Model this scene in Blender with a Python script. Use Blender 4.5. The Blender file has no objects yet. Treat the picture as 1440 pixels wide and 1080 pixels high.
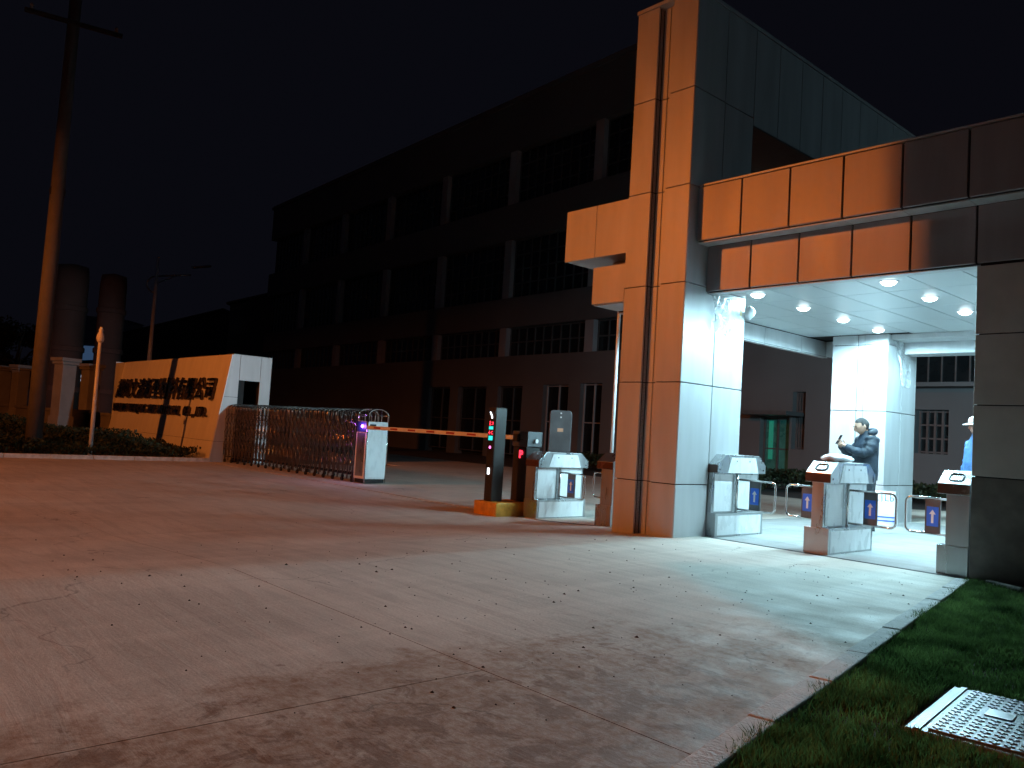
import bpy, math, random
import numpy as np
from mathutils import Vector, Matrix, noise as mnoise
random.seed(7); rng = np.random.default_rng(7)
S = bpy.context.scene
COL = S.collection
R = math.radians

# ---------------------------------------------------------------- camera, world, lights, exposure
YAW, PITCH, ROLL, FPX, CAMH = R(48.298), R(3.415), R(3.508), 1136.9, 1.15
fw = Vector((-math.sin(YAW)*math.cos(PITCH), math.cos(YAW)*math.cos(PITCH), math.sin(PITCH)))
rt = Vector((math.cos(YAW), math.sin(YAW), 0)); up = rt.cross(fw)
r2 = math.cos(ROLL)*rt + math.sin(ROLL)*up; u2 = -math.sin(ROLL)*rt + math.cos(ROLL)*up
cam = bpy.data.cameras.new('camera'); cam.sensor_width = 36; cam.lens = 36*FPX/1440
cam.clip_start = .05; cam.clip_end = 2000
camo = bpy.data.objects.new('camera', cam); COL.objects.link(camo)
camo.matrix_world = Matrix(((r2.x, u2.x, -fw.x, 0), (r2.y, u2.y, -fw.y, 0), (r2.z, u2.z, -fw.z, CAMH), (0, 0, 0, 1)))
S.camera = camo
W = bpy.data.worlds.new('World'); S.world = W; W.use_nodes = True
bg = W.node_tree.nodes['Background']
bg.inputs[0].default_value = (.50, .52, .90, 1)       # moonless night sky, a trace of town light
bg.inputs[1].default_value = .0052
S.view_settings.view_transform = 'Standard'; S.view_settings.look = 'None'
S.view_settings.exposure = 0; S.view_settings.gamma = 1
SODIUM = (1, .235, .032); COOL = (.50, .86, 1)
LAMP_POS = Vector((-15, -9, 8.6))
P_SODIUM, P_DOWN, P_FACTORY_FILL, P_SIGN_FILL, P_FIN_FILL = 12600, 182, 2800, 3900, 85
def spot(name, loc, target, power, color, size, blend, radius, parent=None):
    l = bpy.data.lights.new(name, 'SPOT'); l.energy = power; l.color = color
    l.spot_size = R(size); l.spot_blend = blend; l.shadow_soft_size = radius
    o = bpy.data.objects.new(name, l); COL.objects.link(o)
    o.matrix_world = Matrix.Translation(Vector(loc)) @ (Vector(target)-Vector(loc)).to_track_quat('-Z', 'Y').to_matrix().to_4x4()
    if parent:
        o.parent = parent; o.matrix_parent_inverse = Matrix.Identity(4)
        o.matrix_basis = parent.matrix_basis.inverted() @ o.matrix_basis
    return o

# photometric curve of a wide beam LED downlight (candela over the angle from straight down)
ANG = [0, 20, 40, 55, 62, 68, 72, 75, 78, 82, 86, 90]; CD = [1150, 1180, 1220, 1260, 1300, 1500, 1850, 2100, 1800, 800, 180, 0]
ies = bpy.data.texts.new('downlight_photometry')
ies.write('IESNA:LM-63-2002\nTILT=NONE\n1 1000 1 %d 1 1 2 0 0 0\n1 1 10\n%s\n0\n%s\n' % (len(ANG), ' '.join(map(str, ANG)), ' '.join(map(str, CD))))
ies2 = bpy.data.texts.new('street_lamp_photometry')
A2 = [0, 30, 45, 55, 62, 68, 75, 80, 84, 87, 90]; C2 = [200, 230, 300, 420, 600, 830, 1040, 760, 400, 190, 70]
ies2.write('IESNA:LM-63-2002\nTILT=NONE\n1 1000 1 %d 1 1 2 0 0 0\n1 1 10\n%s\n0\n%s\n' % (len(A2), ' '.join(map(str, A2)), ' '.join(map(str, C2))))
def add_ies(o, ies=ies):
    l = o.data; l.use_nodes = True; nt = l.node_tree; e = nt.nodes['Emission']
    t = nt.nodes.new('ShaderNodeTexIES'); t.mode = 'INTERNAL'; t.ies = ies; t.inputs['Strength'].default_value = .012
    nt.links.new(t.outputs[0], e.inputs['Strength'])
# ---------------------------------------------------------------- materials
MATS = {}
def nodes(name):
    m = bpy.data.materials.new(name); m.use_nodes = True; nt = m.node_tree
    MATS[name] = m
    return m, nt, nt.nodes['Principled BSDF']
def N(nt, t, **kw):
    n = nt.nodes.new(t)
    for k, v in kw.items():
        if k.startswith('i_'): n.inputs[k[2:].replace('_', ' ')].default_value = v
        else: setattr(n, k, v)
    return n
def ramp(nt, src, stops):
    r = nt.nodes.new('ShaderNodeValToRGB'); e = r.color_ramp.elements
    while len(e) < len(stops): e.new(.5)
    for el, (p, c) in zip(e, stops):
        el.position = p; el.color = c if len(c) == 4 else (*c, 1)
    nt.links.new(src, r.inputs[0]); return r
def g3(v): return (v, v, v)
def mat(name, col, rough=.5, metal=0, var=.12, scale=6, bump=0, bscale=40, stretch=(1, 1, 1), rvar=.08, spec=None, emit=None, estr=0, trans=0, alpha=1):
    m, nt, b = nodes(name); L = nt.links.new
    tc = N(nt, 'ShaderNodeNewGeometry'); mp = N(nt, 'ShaderNodeMapping'); mp.inputs['Scale'].default_value = stretch
    L(tc.outputs['Position'], mp.inputs[0])
    nz = N(nt, 'ShaderNodeTexNoise'); nz.inputs['Scale'].default_value = scale; nz.inputs['Detail'].default_value = 6
    L(mp.outputs[0], nz.inputs['Vector'])
    c = Vector(col); lo = tuple(max(0, x*(1-var)) for x in c); hi = tuple(min(1, x*(1+var)) for x in c)
    r = ramp(nt, nz.outputs[0], [(.3, lo), (.7, hi)]); L(r.outputs[0], b.inputs['Base Color'])
    rr = ramp(nt, nz.outputs[0], [(.3, g3(max(0, rough-rvar))), (.7, g3(min(1, rough+rvar)))]); L(rr.outputs[0], b.inputs['Roughness'])
    b.inputs['Metallic'].default_value = metal
    if spec is not None: b.inputs['Specular IOR Level'].default_value = spec
    if bump:
        n2 = N(nt, 'ShaderNodeTexNoise'); n2.inputs['Scale'].default_value = bscale; n2.inputs['Detail'].default_value = 5
        L(mp.outputs[0], n2.inputs['Vector'])
        bp = N(nt, 'ShaderNodeBump'); bp.inputs['Strength'].default_value = bump; bp.inputs['Distance'].default_value = .02
        L(n2.outputs[0], bp.inputs['Height']); L(bp.outputs[0], b.inputs['Normal'])
    if emit: b.inputs['Emission Color'].default_value = (*emit, 1); b.inputs['Emission Strength'].default_value = estr
    if trans: b.inputs['Transmission Weight'].default_value = trans
    if alpha < 1: b.inputs['Alpha'].default_value = alpha
    return m
mat('panel', (.45, .46, .47), .40, .0, .11, 4.5, .014, 1.3, (1, 1, .16), .04)
mat('sign_panel', (.70, .70, .69), .45, .0, .07, 4.5, .014, 1.3, (1, 1, .16), .04)
mat('ceil', (.50, .54, .55), .34, 0, .03, .8, .006, 1.0, (1, 1, 1), .02)
mat('fascia', (.31, .285, .30), .42, .0, .12, 4.5, .014, 1.3, (1, 1, .16), .04)
mat('dirty_panel', (.52, .46, .43), .5, 0, .12, 3, .04, 3)
mat('plinth', (.16, .135, .12), .55, 0, .35, 5, .1, 30)
mat('core', (.012, .012, .013), .8)
mat('roofing', (.06, .06, .06), .9)
mat('steel', (.42, .43, .44), .30, .88, .08, 5, .04, 3, (1, 1, .3))
mat('film_steel', (.78, .80, .81), .30, .0, .04, 5, .55, 6, (1, 1.5, .8))
mat('letter_steel', (.10, .085, .075), .28, 1, .1)
mat('chrome', (.62, .6, .58), .16, 1, .05)
mat('gate_steel', (.30, .26, .24), .2, 1, .15)
mat('dark_metal', (.026, .023, .021), .42, .2, .15)
mat('grey_metal', (.11, .115, .12), .4, .4, .12)
mat('reader_orange_lit', (.10, .045, .03), .25, .2, .2)  # dark reader face with orange lamp light put into its reddish brown
mat('black', (.012, .012, .013), .4)
mat('rubber', (.02, .02, .02), .8)
mat('yellow', (.62, .30, .03), .55, 0, .25, 9, .1, 30)
mat('blue_sign', (.03, .16, .75), .4, 0, .05)
mat('white', (.75, .76, .76), .5, 0, .06)
mat('arm_white', (.70, .70, .70), .45, 0, .08)
mat('arm_red', (.34, .04, .03), .45, 0, .1)
mat('pvc', (.68, .70, .72), .35, 0, .05)
mat('navy', (.01, .018, .06), .5)
mat('kerbstone', (.58, .57, .55), .85, 0, .22, 9, .5, 60)
mat('soil', (.05, .035, .022), .95, 0, .4, 7, .8, 50)
mat('debris', (.045, .035, .028), .95, 0, .4, 30)
mat('pole_conc', (.085, .08, .08), .85, 0, .15, 6, .2, 40)
mat('stucco', (.17, .165, .165), .85, 0, .12, 4, .2, 40)
mat('tower', (.10, .06, .055), .9, 0, .3, .4, .2, 3)
mat('factory_wall', (.12, .12, .125), .85, 0, .12, .5, .1, 6)
mat('pilaster', (.32, .32, .34), .8, 0, .1, .6)
mat('glass', (.012, .016, .018), .12, 0, .3, 1.5, 0)
mat('mullion', (.10, .105, .11), .5, .3)
mat('door_green', (.05, .20, .17), .3, 0, .3, 3)
mat('far_dark', (.05, .045, .045), .9, 0, .2, .3)
mat('far_pale', (.30, .34, .38), .9, 0, .1, .3)
mat('skin', (.40, .235, .165), .5, 0, .06, 20)
mat('hair', (.012, .011, .011), .5, 0, .3, 60, .4, 90)
mat('jacket', (.009, .018, .032), .62, 0, .35, 9, .7, 14)
mat('trousers', (.022, .025, .032), .8, 0, .2, 12, .3, 20)
mat('shirt_blue', (.05, .16, .38), .7, 0, .2, 12, .4, 20)
mat('cap_white', (.62, .62, .6), .7, 0, .06)
mat('phone', (.012, .012, .014), .25)
mat('bag', (.72, .74, .76), .45, 0, .05, 10, .5, 14)
mat('print_blue', (.015, .10, .50), .5, 0, .1)
mat('tape', (.55, .40, .16), .5, 0, .15)
mat('cover', (.20, .215, .23), .42, .55, .2, 10, .2, 50)
mat('label_tan', (.45, .26, .16), .6, 0, .15)
mat('bark', (.05, .04, .03), .9, 0, .3, 12, .5, 30)
def leafmat(name, c0, c1, rough=.6):
    m, nt, b = nodes(name); L = nt.links.new
    gi = N(nt, 'ShaderNodeObjectInfo'); tc = N(nt, 'ShaderNodeTexCoord')
    nz = N(nt, 'ShaderNodeTexNoise'); nz.inputs['Scale'].default_value = 3.5; nz.inputs['Detail'].default_value = 8
    L(tc.outputs['Object'], nz.inputs['Vector'])
    r = ramp(nt, nz.outputs[0], [(.32, c0), (.68, c1)]); L(r.outputs[0], b.inputs['Base Color'])
    b.inputs['Roughness'].default_value = rough
    b.inputs['Specular IOR Level'].default_value = .3
leafmat('grass', (.012, .035, .008), (.12, .21, .06))
nt = MATS['grass'].node_tree; b_ = nt.nodes['Principled BSDF']; t_ = nt.nodes.new('ShaderNodeBsdfTranslucent'); mx_ = nt.nodes.new('ShaderNodeMixShader')
mx_.inputs[0].default_value = .5; nt.links.new(b_.inputs['Base Color'].links[0].from_socket, t_.inputs[0])
nt.links.new(b_.outputs[0], mx_.inputs[1]); nt.links.new(t_.outputs[0], mx_.inputs[2]); nt.links.new(mx_.outputs[0], nt.nodes['Material Output'].inputs[0])
leafmat('leaf', (.012, .018, .008), (.032, .044, .018))
def emat(name, col, s):
    m, nt, b = nodes(name); b.inputs['Base Color'].default_value = (.02, .02, .02, 1)
    b.inputs['Emission Color'].default_value = (*col, 1); b.inputs['Emission Strength'].default_value = s
emat('lens', (.82, .95, 1), 9); emat('led_red', (1, .03, .06), 3.2); emat('led_cyan', (.02, .75, .68), 1.3)
emat('led_glint_white', (.9, .95, 1), 3.5); emat('led_violet', (.35, .10, 1), 14); emat('led_pink', (1, .15, .6), 4)
emat('haze_glow', (.25, .5, 1), .10); emat('lit_window', (.7, .75, 1), .9); emat('lit_blue', (.25, .5, .65), .16); emat('sodium_lens', (1, .4, .1), 10); emat('led_green', (.03, .6, .4), .25)
def film():
    m, nt, b = nodes('film'); L = nt.links.new
    b.inputs['Base Color'].default_value = (.75, .78, .8, 1); b.inputs['Roughness'].default_value = .22
    tc = N(nt, 'ShaderNodeTexCoord'); nz = N(nt, 'ShaderNodeTexNoise'); nz.inputs['Scale'].default_value = 9; nz.inputs['Detail'].default_value = 5
    L(tc.outputs['Object'], nz.inputs['Vector'])
    r = ramp(nt, nz.outputs[0], [(.35, g3(.14)), (.7, g3(.62))]); L(r.outputs[0], b.inputs['Alpha'])
film()
def concrete(name, base, dirt):
    m, nt, b = nodes(name); L = nt.links.new
    tc = N(nt, 'ShaderNodeTexCoord'); O = tc.outputs['Object']
    def nz(scale, det=6, rough=.55, st=None, rotz=0, dist=0):
        src = O
        if st:
            mp = N(nt, 'ShaderNodeMapping'); mp.inputs['Scale'].default_value = st; mp.inputs['Rotation'].default_value = (0, 0, rotz); L(O, mp.inputs[0]); src = mp.outputs[0]
        n = N(nt, 'ShaderNodeTexNoise'); n.inputs['Scale'].default_value = scale; n.inputs['Detail'].default_value = det
        n.inputs['Roughness'].default_value = rough; n.inputs['Distortion'].default_value = dist; L(src, n.inputs['Vector']); return n.outputs[0]
    def mix(f, a, c, bt='MIX'):
        x = N(nt, 'ShaderNodeMix', data_type='RGBA', blend_type=bt)
        for s, v in ((x.inputs[0], f), (x.inputs[6], a), (x.inputs[7], c)):
            if hasattr(v, 'is_linked'): L(v, s)
            elif isinstance(v, tuple): s.default_value = (*v, 1)
            else: s.default_value = v
        return x.outputs[2]
    def mth(op, a, c=0):
        x = N(nt, 'ShaderNodeMath', operation=op)
        for s, v in ((x.inputs[0], a), (x.inputs[1], c)):
            if hasattr(v, 'is_linked'): L(v, s)
            else: s.default_value = v
        return x.outputs[0]
    lo = tuple(x*.80 for x in base); hi = tuple(min(1, x*1.14) for x in base)
    c = ramp(nt, nz(.55, 9, .62), [(.3, lo), (.7, hi)]).outputs[0]
    # trowel and tyre streaks
    st1 = ramp(nt, nz(2.0, 8, .65, (.45, 3.4, 1), R(-14), .6), [(.46, g3(0)), (.62, g3(1))]).outputs[0]
    c = mix(mth('MULTIPLY', st1, .36), c, tuple(x*.58 for x in base))
    st2 = ramp(nt, nz(1.3, 6, .6, (3.2, .3, 1), R(20), .5), [(.5, g3(0)), (.66, g3(1))]).outputs[0]
    c = mix(mth('MULTIPLY', st2, .22), c, tuple(min(1, x*1.35) for x in base))
    if dirt:
        sp = N(nt, 'ShaderNodeSeparateXYZ'); L(O, sp.inputs[0])
        def rng_(v, a0, a1):
            x = N(nt, 'ShaderNodeMapRange', interpolation_type='SMOOTHSTEP'); L(v, x.inputs[0]); x.inputs[1].default_value = a0; x.inputs[2].default_value = a1; return x.outputs[0]
        my = rng_(sp.outputs['Y'], 6.4, 3.0); mx = rng_(sp.outputs['X'], -4.2, -2.3)
        zone = mth('SUBTRACT', mth('MULTIPLY', mth('MULTIPLY', my, mx), .40), .10)
        n = nz(2.6, 12, .72, None, 0, .3)
        msk = ramp(nt, mth('ADD', n, zone), [(.54, g3(0)), (.68, g3(1))]).outputs[0]
        fine = ramp(nt, nz(16, 6, .7), [(.35, g3(.35)), (.65, g3(1))]).outputs[0]
        c = mix(mth('MULTIPLY', mth('MULTIPLY', msk, fine), .85), c, (.27, .15, .08))
        msk2 = ramp(nt, mth('ADD', nz(5.5, 9, .7, None, 0, .8), mth('MULTIPLY', zone, .6)), [(.66, g3(0)), (.72, g3(1))]).outputs[0]
        c = mix(mth('MULTIPLY', msk2, .55), c, (.15, .075, .042))
    if dirt:
        mp = N(nt, 'ShaderNodeVectorMath', operation='ADD'); nn = N(nt, 'ShaderNodeTexNoise'); nn.inputs['Scale'].default_value = 1.6; nn.inputs['Detail'].default_value = 6
        L(O, nn.inputs['Vector']); L(O, mp.inputs[0]); L(nn.outputs['Color'], mp.inputs[1])
        vc = N(nt, 'ShaderNodeTexVoronoi', feature='DISTANCE_TO_EDGE'); vc.inputs['Scale'].default_value = .42; L(mp.outputs[0], vc.inputs['Vector'])
        ck = ramp(nt, vc.outputs['Distance'], [(.0015, g3(1)), (.0045, g3(0))]).outputs[0]
        gate = ramp(nt, nz(.8, 3), [(.50, g3(0)), (.58, g3(1))]).outputs[0]
        c = mix(mth('MULTIPLY', mth('MULTIPLY', ck, gate), .6), c, (.10, .075, .055))
    v = N(nt, 'ShaderNodeTexVoronoi'); v.inputs['Scale'].default_value = 9; L(O, v.inputs['Vector'])
    spk = ramp(nt, v.outputs['Distance'], [(.045, g3(1)), (.075, g3(0))]).outputs[0]
    c = mix(mth('MULTIPLY', mth('MULTIPLY', spk, ramp(nt, nz(1.1), [(.5, g3(0)), (.6, g3(1))]).outputs[0]), .6), c, (.05, .04, .035))
    grain = ramp(nt, nz(70, 3, .6), [(.3, g3(.86)), (.7, g3(1.12))]).outputs[0]
    c = mix(1.0, c, grain, 'MULTIPLY')
    L(c, b.inputs['Base Color'])
    L(ramp(nt, nz(3, 6), [(.3, g3(.60)), (.7, g3(.88))]).outputs[0], b.inputs['Roughness'])
    b.inputs['Specular IOR Level'].default_value = .35
    bp = N(nt, 'ShaderNodeBump'); bp.inputs['Strength'].default_value = .45; bp.inputs['Distance'].default_value = .012
    hsum = mth('ADD', mth('MULTIPLY', nz(30, 6, .7), .6), mth('MULTIPLY', nz(2.2, 8, .65, (.45, 3.4, 1), R(-14), .6), 1.2))
    L(hsum, bp.inputs['Height']); L(bp.outputs[0], b.inputs['Normal'])
concrete('concrete', (.60, .55, .485), True)
concrete('floor', (.33, .33, .32), False)
concrete('asphalt', (.085, .085, .085), False)

# ---------------------------------------------------------------- mesh helpers
class MB:
    def __init__(s): s.v = []; s.f = []
    def box(s, x0, x1, y0, y1, z0, z1):
        n = len(s.v); s.v += [(x, y, z) for z in (z0, z1) for y in (y0, y1) for x in (x0, x1)]
        s.f += [tuple(n+i for i in q) for q in ((0, 2, 3, 1), (4, 5, 7, 6), (0, 1, 5, 4), (2, 6, 7, 3), (0, 4, 6, 2), (1, 3, 7, 5))]; return s
    def prism(s, poly, a0, a1, axis='y'):
        # poly in the two other axes; extruded along axis
        n = len(s.v); k = len(poly)
        for a in (a0, a1):
            for p, q in poly:
                s.v.append({'y': (p, a, q), 'x': (a, p, q), 'z': (p, q, a)}[axis])
        s.f += [tuple(n+i for i in range(k)), tuple(n+k+i for i in reversed(range(k)))]
        s.f += [(n+i, n+k+i, n+k+(i+1) % k, n+(i+1) % k) for i in range(k)]; return s
    def tube(s, pts, r, seg=8, cap=True):
        pts = [Vector(p) for p in pts]; rs = r if isinstance(r, (list, tuple)) else [r]*len(pts)
        n0 = len(s.v); prev = None
        for i, p in enumerate(pts):
            d = (pts[min(i+1, len(pts)-1)]-pts[max(i-1, 0)]).normalized()
            if prev is None: a = d.orthogonal().normalized()
            else: a = (prev - d*prev.dot(d)).normalized()
            prev = a; b = d.cross(a)
            for j in range(seg):
                t = 2*math.pi*j/seg; s.v.append(tuple(p + (a*math.cos(t)+b*math.sin(t))*rs[i]))
        for i in range(len(pts)-1):
            for j in range(seg):
                s.f.append((n0+i*seg+j, n0+i*seg+(j+1) % seg, n0+(i+1)*seg+(j+1) % seg, n0+(i+1)*seg+j))
        if cap:
            s.f.append(tuple(n0+j for j in reversed(range(seg)))); m = n0+(len(pts)-1)*seg
            s.f.append(tuple(m+j for j in range(seg)))
        return s
    def lathe(s, prof, seg=16, c=(0, 0, 0), cap=True):
        n0 = len(s.v)
        for r, z in prof:
            for j in range(seg):
                t = 2*math.pi*j/seg; s.v.append((c[0]+r*math.cos(t), c[1]+r*math.sin(t), c[2]+z))
        for i in range(len(prof)-1):
            for j in range(seg):
                s.f.append((n0+i*seg+j, n0+i*seg+(j+1) % seg, n0+(i+1)*seg+(j+1) % seg, n0+(i+1)*seg+j))
        if cap: s.f.append(tuple(n0+j for j in reversed(range(seg)))); m = n0+(len(prof)-1)*seg; s.f.append(tuple(m+j for j in range(seg)))
        return s
    def grid(s, fn, nu, nv):
        n0 = len(s.v)
        for i in range(nu+1):
            for j in range(nv+1): s.v.append(tuple(fn(i/nu, j/nv)))
        for i in range(nu):
            for j in range(nv):
                a = n0+i*(nv+1)+j; s.f.append((a, a+nv+1, a+nv+2, a+1))
        return s
    def mesh(s, name, smooth=False):
        me = bpy.data.meshes.new(name); me.from_pydata(s.v, [], s.f); me.validate()
        if smooth: me.polygons.foreach_set('use_smooth', [True]*len(me.polygons))
        me.update(); return me
    def obj(s, name, m, parent=None, smooth=False, bevel=0, loc=None):
        return link(name, s.mesh(name, smooth), m, parent, bevel, loc)
def link(name, me, m, parent=None, bevel=0, loc=None):
    o = bpy.data.objects.new(name, me); COL.objects.link(o)
    if m and not me.materials: me.materials.append(MATS[m])
    if parent: o.parent = parent
    if loc: o.location = loc
    if bevel:
        b = o.modifiers.new('bevel', 'BEVEL'); b.width = bevel; b.segments = 2; b.limit_method = 'ANGLE'
    return o
def tag(o, label, cat, group=None):
    o['label'] = label; o['category'] = cat
    if group: o['group'] = group
    return o
def struct(o): o['kind'] = 'structure'; return o
def stuff(o): o['kind'] = 'stuff'; return o
def thing(name, label, cat, loc=(0, 0, 0), rz=0, group=None):
    o = bpy.data.objects.new(name, None); COL.objects.link(o); o.empty_display_size = .1
    o.location = loc; o.rotation_euler = (0, 0, rz); return tag(o, label, cat, group)
def copy_tree(o, parent=None):
    c = o.copy(); COL.objects.link(c); c.parent = parent
    for ch in list(o.children): copy_tree(ch, c)
    return c
def sm(t): t = max(0, min(1, t)); return t*t*(3-2*t)
def gz(X):
    return -.16*(.25*sm((-5.98-X)/3.02)+.75*max(0, min(1, (-5.98-X)/3.02)))
def kerbx(Y): return -1.74-(Y-2.47)*.2007

# ---------------------------------------------------------------- ground, slabs, kerb, lawn
m = MB(); xs = [-400, -120, -60, -30, -14]+[-9-.0+.25*i for i in range(0, 13)]+[-2, 10, 60, 400]
for i in range(len(xs)-1):
    n = len(m.v); a, b = xs[i], xs[i+1]
    m.v += [(a, -300, gz(a)-.03), (b, -300, gz(b)-.03), (b, 500, gz(b)-.03), (a, 500, gz(a)-.03)]; m.f.append((n, n+1, n+2, n+3))
ground = struct(m.obj('ground', 'asphalt'))
def slab(x0, x1, y0, y1, mt, name='concrete_slab', dz=0, par=None):
    fx0 = x0 if callable(x0) else (lambda y: x0); fx1 = x1 if callable(x1) else (lambda y: x1)
    g = .003; nx = max(1, int((fx1(y0)-fx0(y0))/.5)); m = MB()
    def top(u, v):
        y = y0+g+(y1-y0-2*g)*v; x = fx0(y)+g+(fx1(y)-fx0(y)-2*g)*u; return (x, y, gz(x)+dz)
    m.grid(top, nx, 1); k = len(m.v)
    ring = [i*2 for i in range(nx+1)]+[i*2+1 for i in reversed(range(nx+1))]
    m.v += [(m.v[i][0], m.v[i][1], m.v[i][2]-.05) for i in ring]
    L = len(ring)
    for i in range(L): m.f.append((ring[i], k+i, k+(i+1) % L, ring[(i+1) % L]))
    return m.obj(name, mt, par or ground)
C_ = 'concrete'
slab(-3.0, kerbx, -2.6, 2.6, C_); slab(-9.0, -3.0, -2.6, 2.6, C_)
slab(-9.0, kerbx, 2.6, 8.62, C_)
for x in (-15, -22): slab(x, x+6 if x == -15 else -15, -2.6, 2.6, C_); slab(x, x+6 if x == -15 else -15, 2.6, 8.62, C_)
slab(-9, -3.0, -9, -2.6, C_); slab(-15, -9, -9, -2.6, C_); slab(-22, -15, -9, -2.6, C_)
for y in range(3):
    slab(-7.55, -5.2, 8.70+y*2.1, 8.70+(y+1)*2.1, 'floor'); slab(-5.2, -2.85, 8.70+y*2.1, 8.70+(y+1)*2.1, 'floor')
for (a, b) in ((-22, -15.5), (-15.5, -9.2), (-9.2, -7.55)):
    slab(a, b, 8.70, 15.0, C_)
for a in range(-34, 0, 6): slab(a, a+6, 15.0, 20.5, C_)
thr = MB(); X0 = np.linspace(-9.0, -2.9, 14)
for a, b in zip(X0[:-1], X0[1:]):
    n = len(thr.v)
    for x in (a, b): thr.v += [(x, 8.625, gz(x)-.02), (x, 8.695, gz(x)-.02), (x, 8.695, gz(x)+.0015), (x, 8.625, gz(x)+.0015)]
    thr.f += [(n, n+3, n+7, n+4), (n+3, n+2, n+6, n+7), (n+2, n+1, n+5, n+6)]
thr.obj('threshold_channel', 'core', ground)
# kerb of separate stones
kerb = thing('kerb', 'row of pale concrete kerb stones between paving and lawn', 'kerb')
kd = Vector((.2007, -1, 0)).normalized(); y = 8.40; i = 0
while y > -2.2:
    L = .78+random.uniform(-.06, .08); p = Vector((kerbx(y), y, 0)); n = Vector((kd.y*-1, kd.x, 0))
    mb = MB(); mb.box(0, L-.007, 0, .115, -.08, .0)
    st = mb.obj('kerb_stone', 'kerbstone', kerb, bevel=.008)
    st.location = (p.x+.004, p.y, .035+random.uniform(-.007, .005)); st.rotation_euler = (random.uniform(-.02, .02), random.uniform(-.008, .008), math.atan2(kd.y, kd.x)+random.uniform(-.012, .012))
    y -= L*(-kd.y); i += 1
kb = thing('edging_stone', 'short brown edging stone lying in grass at dark wall foot', 'edging stone', (-2.5, 8.38, 0), R(-30))
MB().box(-.2, .2, -.03, .03, -.02, .05).obj('stone', 'kerbstone', kb, bevel=.006)
# lawn
m = MB()
m.v += [(kerbx(8.48)+.11, 8.48, -.012), (kerbx(-6)+.11, -6, -.012), (9, -6, -.012), (9, 8.48, -.012)]; m.f.append((0, 1, 2, 3))
lawn = struct(m.obj('lawn', 'soil'))
COV = (Vector((-1.50, 4.05)), R(7))          # cover centre-left edge midpoint, heading
def in_cover(X, Y):
    c, s = math.cos(-COV[1]), math.sin(-COV[1]); dx, dy = X-COV[0].x, Y-COV[0].y
    lx, ly = c*dx-s*dy, s*dx+c*dy
    return (lx > -.03) & (lx < .90) & (np.abs(ly) < .46)
def blades(n, ymin, ymax, wmax, hh, ww):
    Y = rng.uniform(ymin, ymax, n); X = (-1.74-(Y-2.47)*.2007)+.085+rng.uniform(0, 1, n)**1.0*wmax
    keep = ~in_cover(X, Y); X, Y = X[keep], Y[keep]; n = len(X)
    cl = np.array([mnoise.noise((x*2.2, y*2.2, 0)) for x, y in zip(X, Y)])
    keep = cl+rng.uniform(-.6, .6, n) > -.55; X, Y, cl = X[keep], Y[keep], cl[keep]; n = len(X)
    h = hh*(.65+.5*rng.random(n)+.55*np.clip(cl, -.4, .6)); a = rng.uniform(0, 6.283, n); ln = rng.uniform(.15, .75, n)*h; la = rng.uniform(0, 6.283, n)
    dx, dy = np.cos(a)*ww/2, np.sin(a)*ww/2; lx, ly = np.cos(la)*ln, np.sin(la)*ln
    z0 = -.012
    V = np.stack([np.stack([X-dx, Y-dy, np.full(n, z0)], 1), np.stack([X+dx, Y+dy, np.full(n, z0)], 1),
                  np.stack([X+dx*.7+lx*.4, Y+dy*.7+ly*.4, z0+h*.6], 1), np.stack([X-dx*.7+lx*.4, Y-dy*.7+ly*.4, z0+h*.6], 1),
                  np.stack([X+lx, Y+ly, z0+h], 1)], 1).reshape(-1, 3)
    b = np.arange(n)*5
    return V, np.stack([b, b+1, b+2, b+3], 1), np.stack([b+3, b+2, b+4], 1)
def np_obj(name, V, Fs, m, parent=None):
    me = bpy.data.meshes.new(name); me.from_pydata(V.tolist(), [], [tuple(f) for F in Fs for f in F.tolist()]); me.update()
    return link(name, me, m, parent)
V1, A1, B1 = blades(62000, 2.0, 8.46, 1.15, .055, .006)
V2, A2, B2 = blades(26000, -1.5, 8.46, 4.2, .055, .009)
k = len(V1)
gr = stuff(np_obj('grass', np.concatenate([V1, V2]), [A1, B1, A2+k, B2+k], 'grass', None))
gr['label'] = 'short dark green lawn grass behind the kerb'; gr['category'] = 'grass'
# manhole cover
cv = thing('manhole_cover', 'square grey composite manhole cover with cross studs set in lawn', 'manhole cover', (COV[0].x, COV[0].y, -.016), COV[1])
MB().box(0, .88, -.43, .43, -.03, .030).obj('frame', 'cover', cv, bevel=.006)
pl = MB().box(.085, .83, -.40, .40, .0305, .040).obj('plate', 'cover', cv, bevel=.004)
MB().box(.035, .060, -.43, .43, .0303, .037).obj('frame_rib', 'cover', cv)
sd = MB(); n = 14
for i in range(n):
    for j in range(n+1):
        x = .115+i*.052; yy = -.37+j*.053
        if .20 < x < .34 and -.02 < yy < .13: continue
        sd.box(x-.019, x+.019, yy-.0045, yy+.0045, .0402, .0445); sd.box(x-.0045, x+.0045, yy-.019, yy-.0047, .0402, .0443); sd.box(x-.0045, x+.0045, yy+.0047, yy+.019, .0402, .0443)
stuff(sd.obj('cross_stud', 'cover', pl))
MB().box(.215, .325, -.005, .115, .0402, .046).obj('name_plate', 'steel', pl, bevel=.003)
rg = MB(); rg.tube([(.60+.06*math.cos(t), 0+.06*math.sin(t), .0485) for t in np.linspace(0, 6.283, 25)], .005, 6, False); rg.obj('lifting_ring', 'dark_metal', pl)
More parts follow.
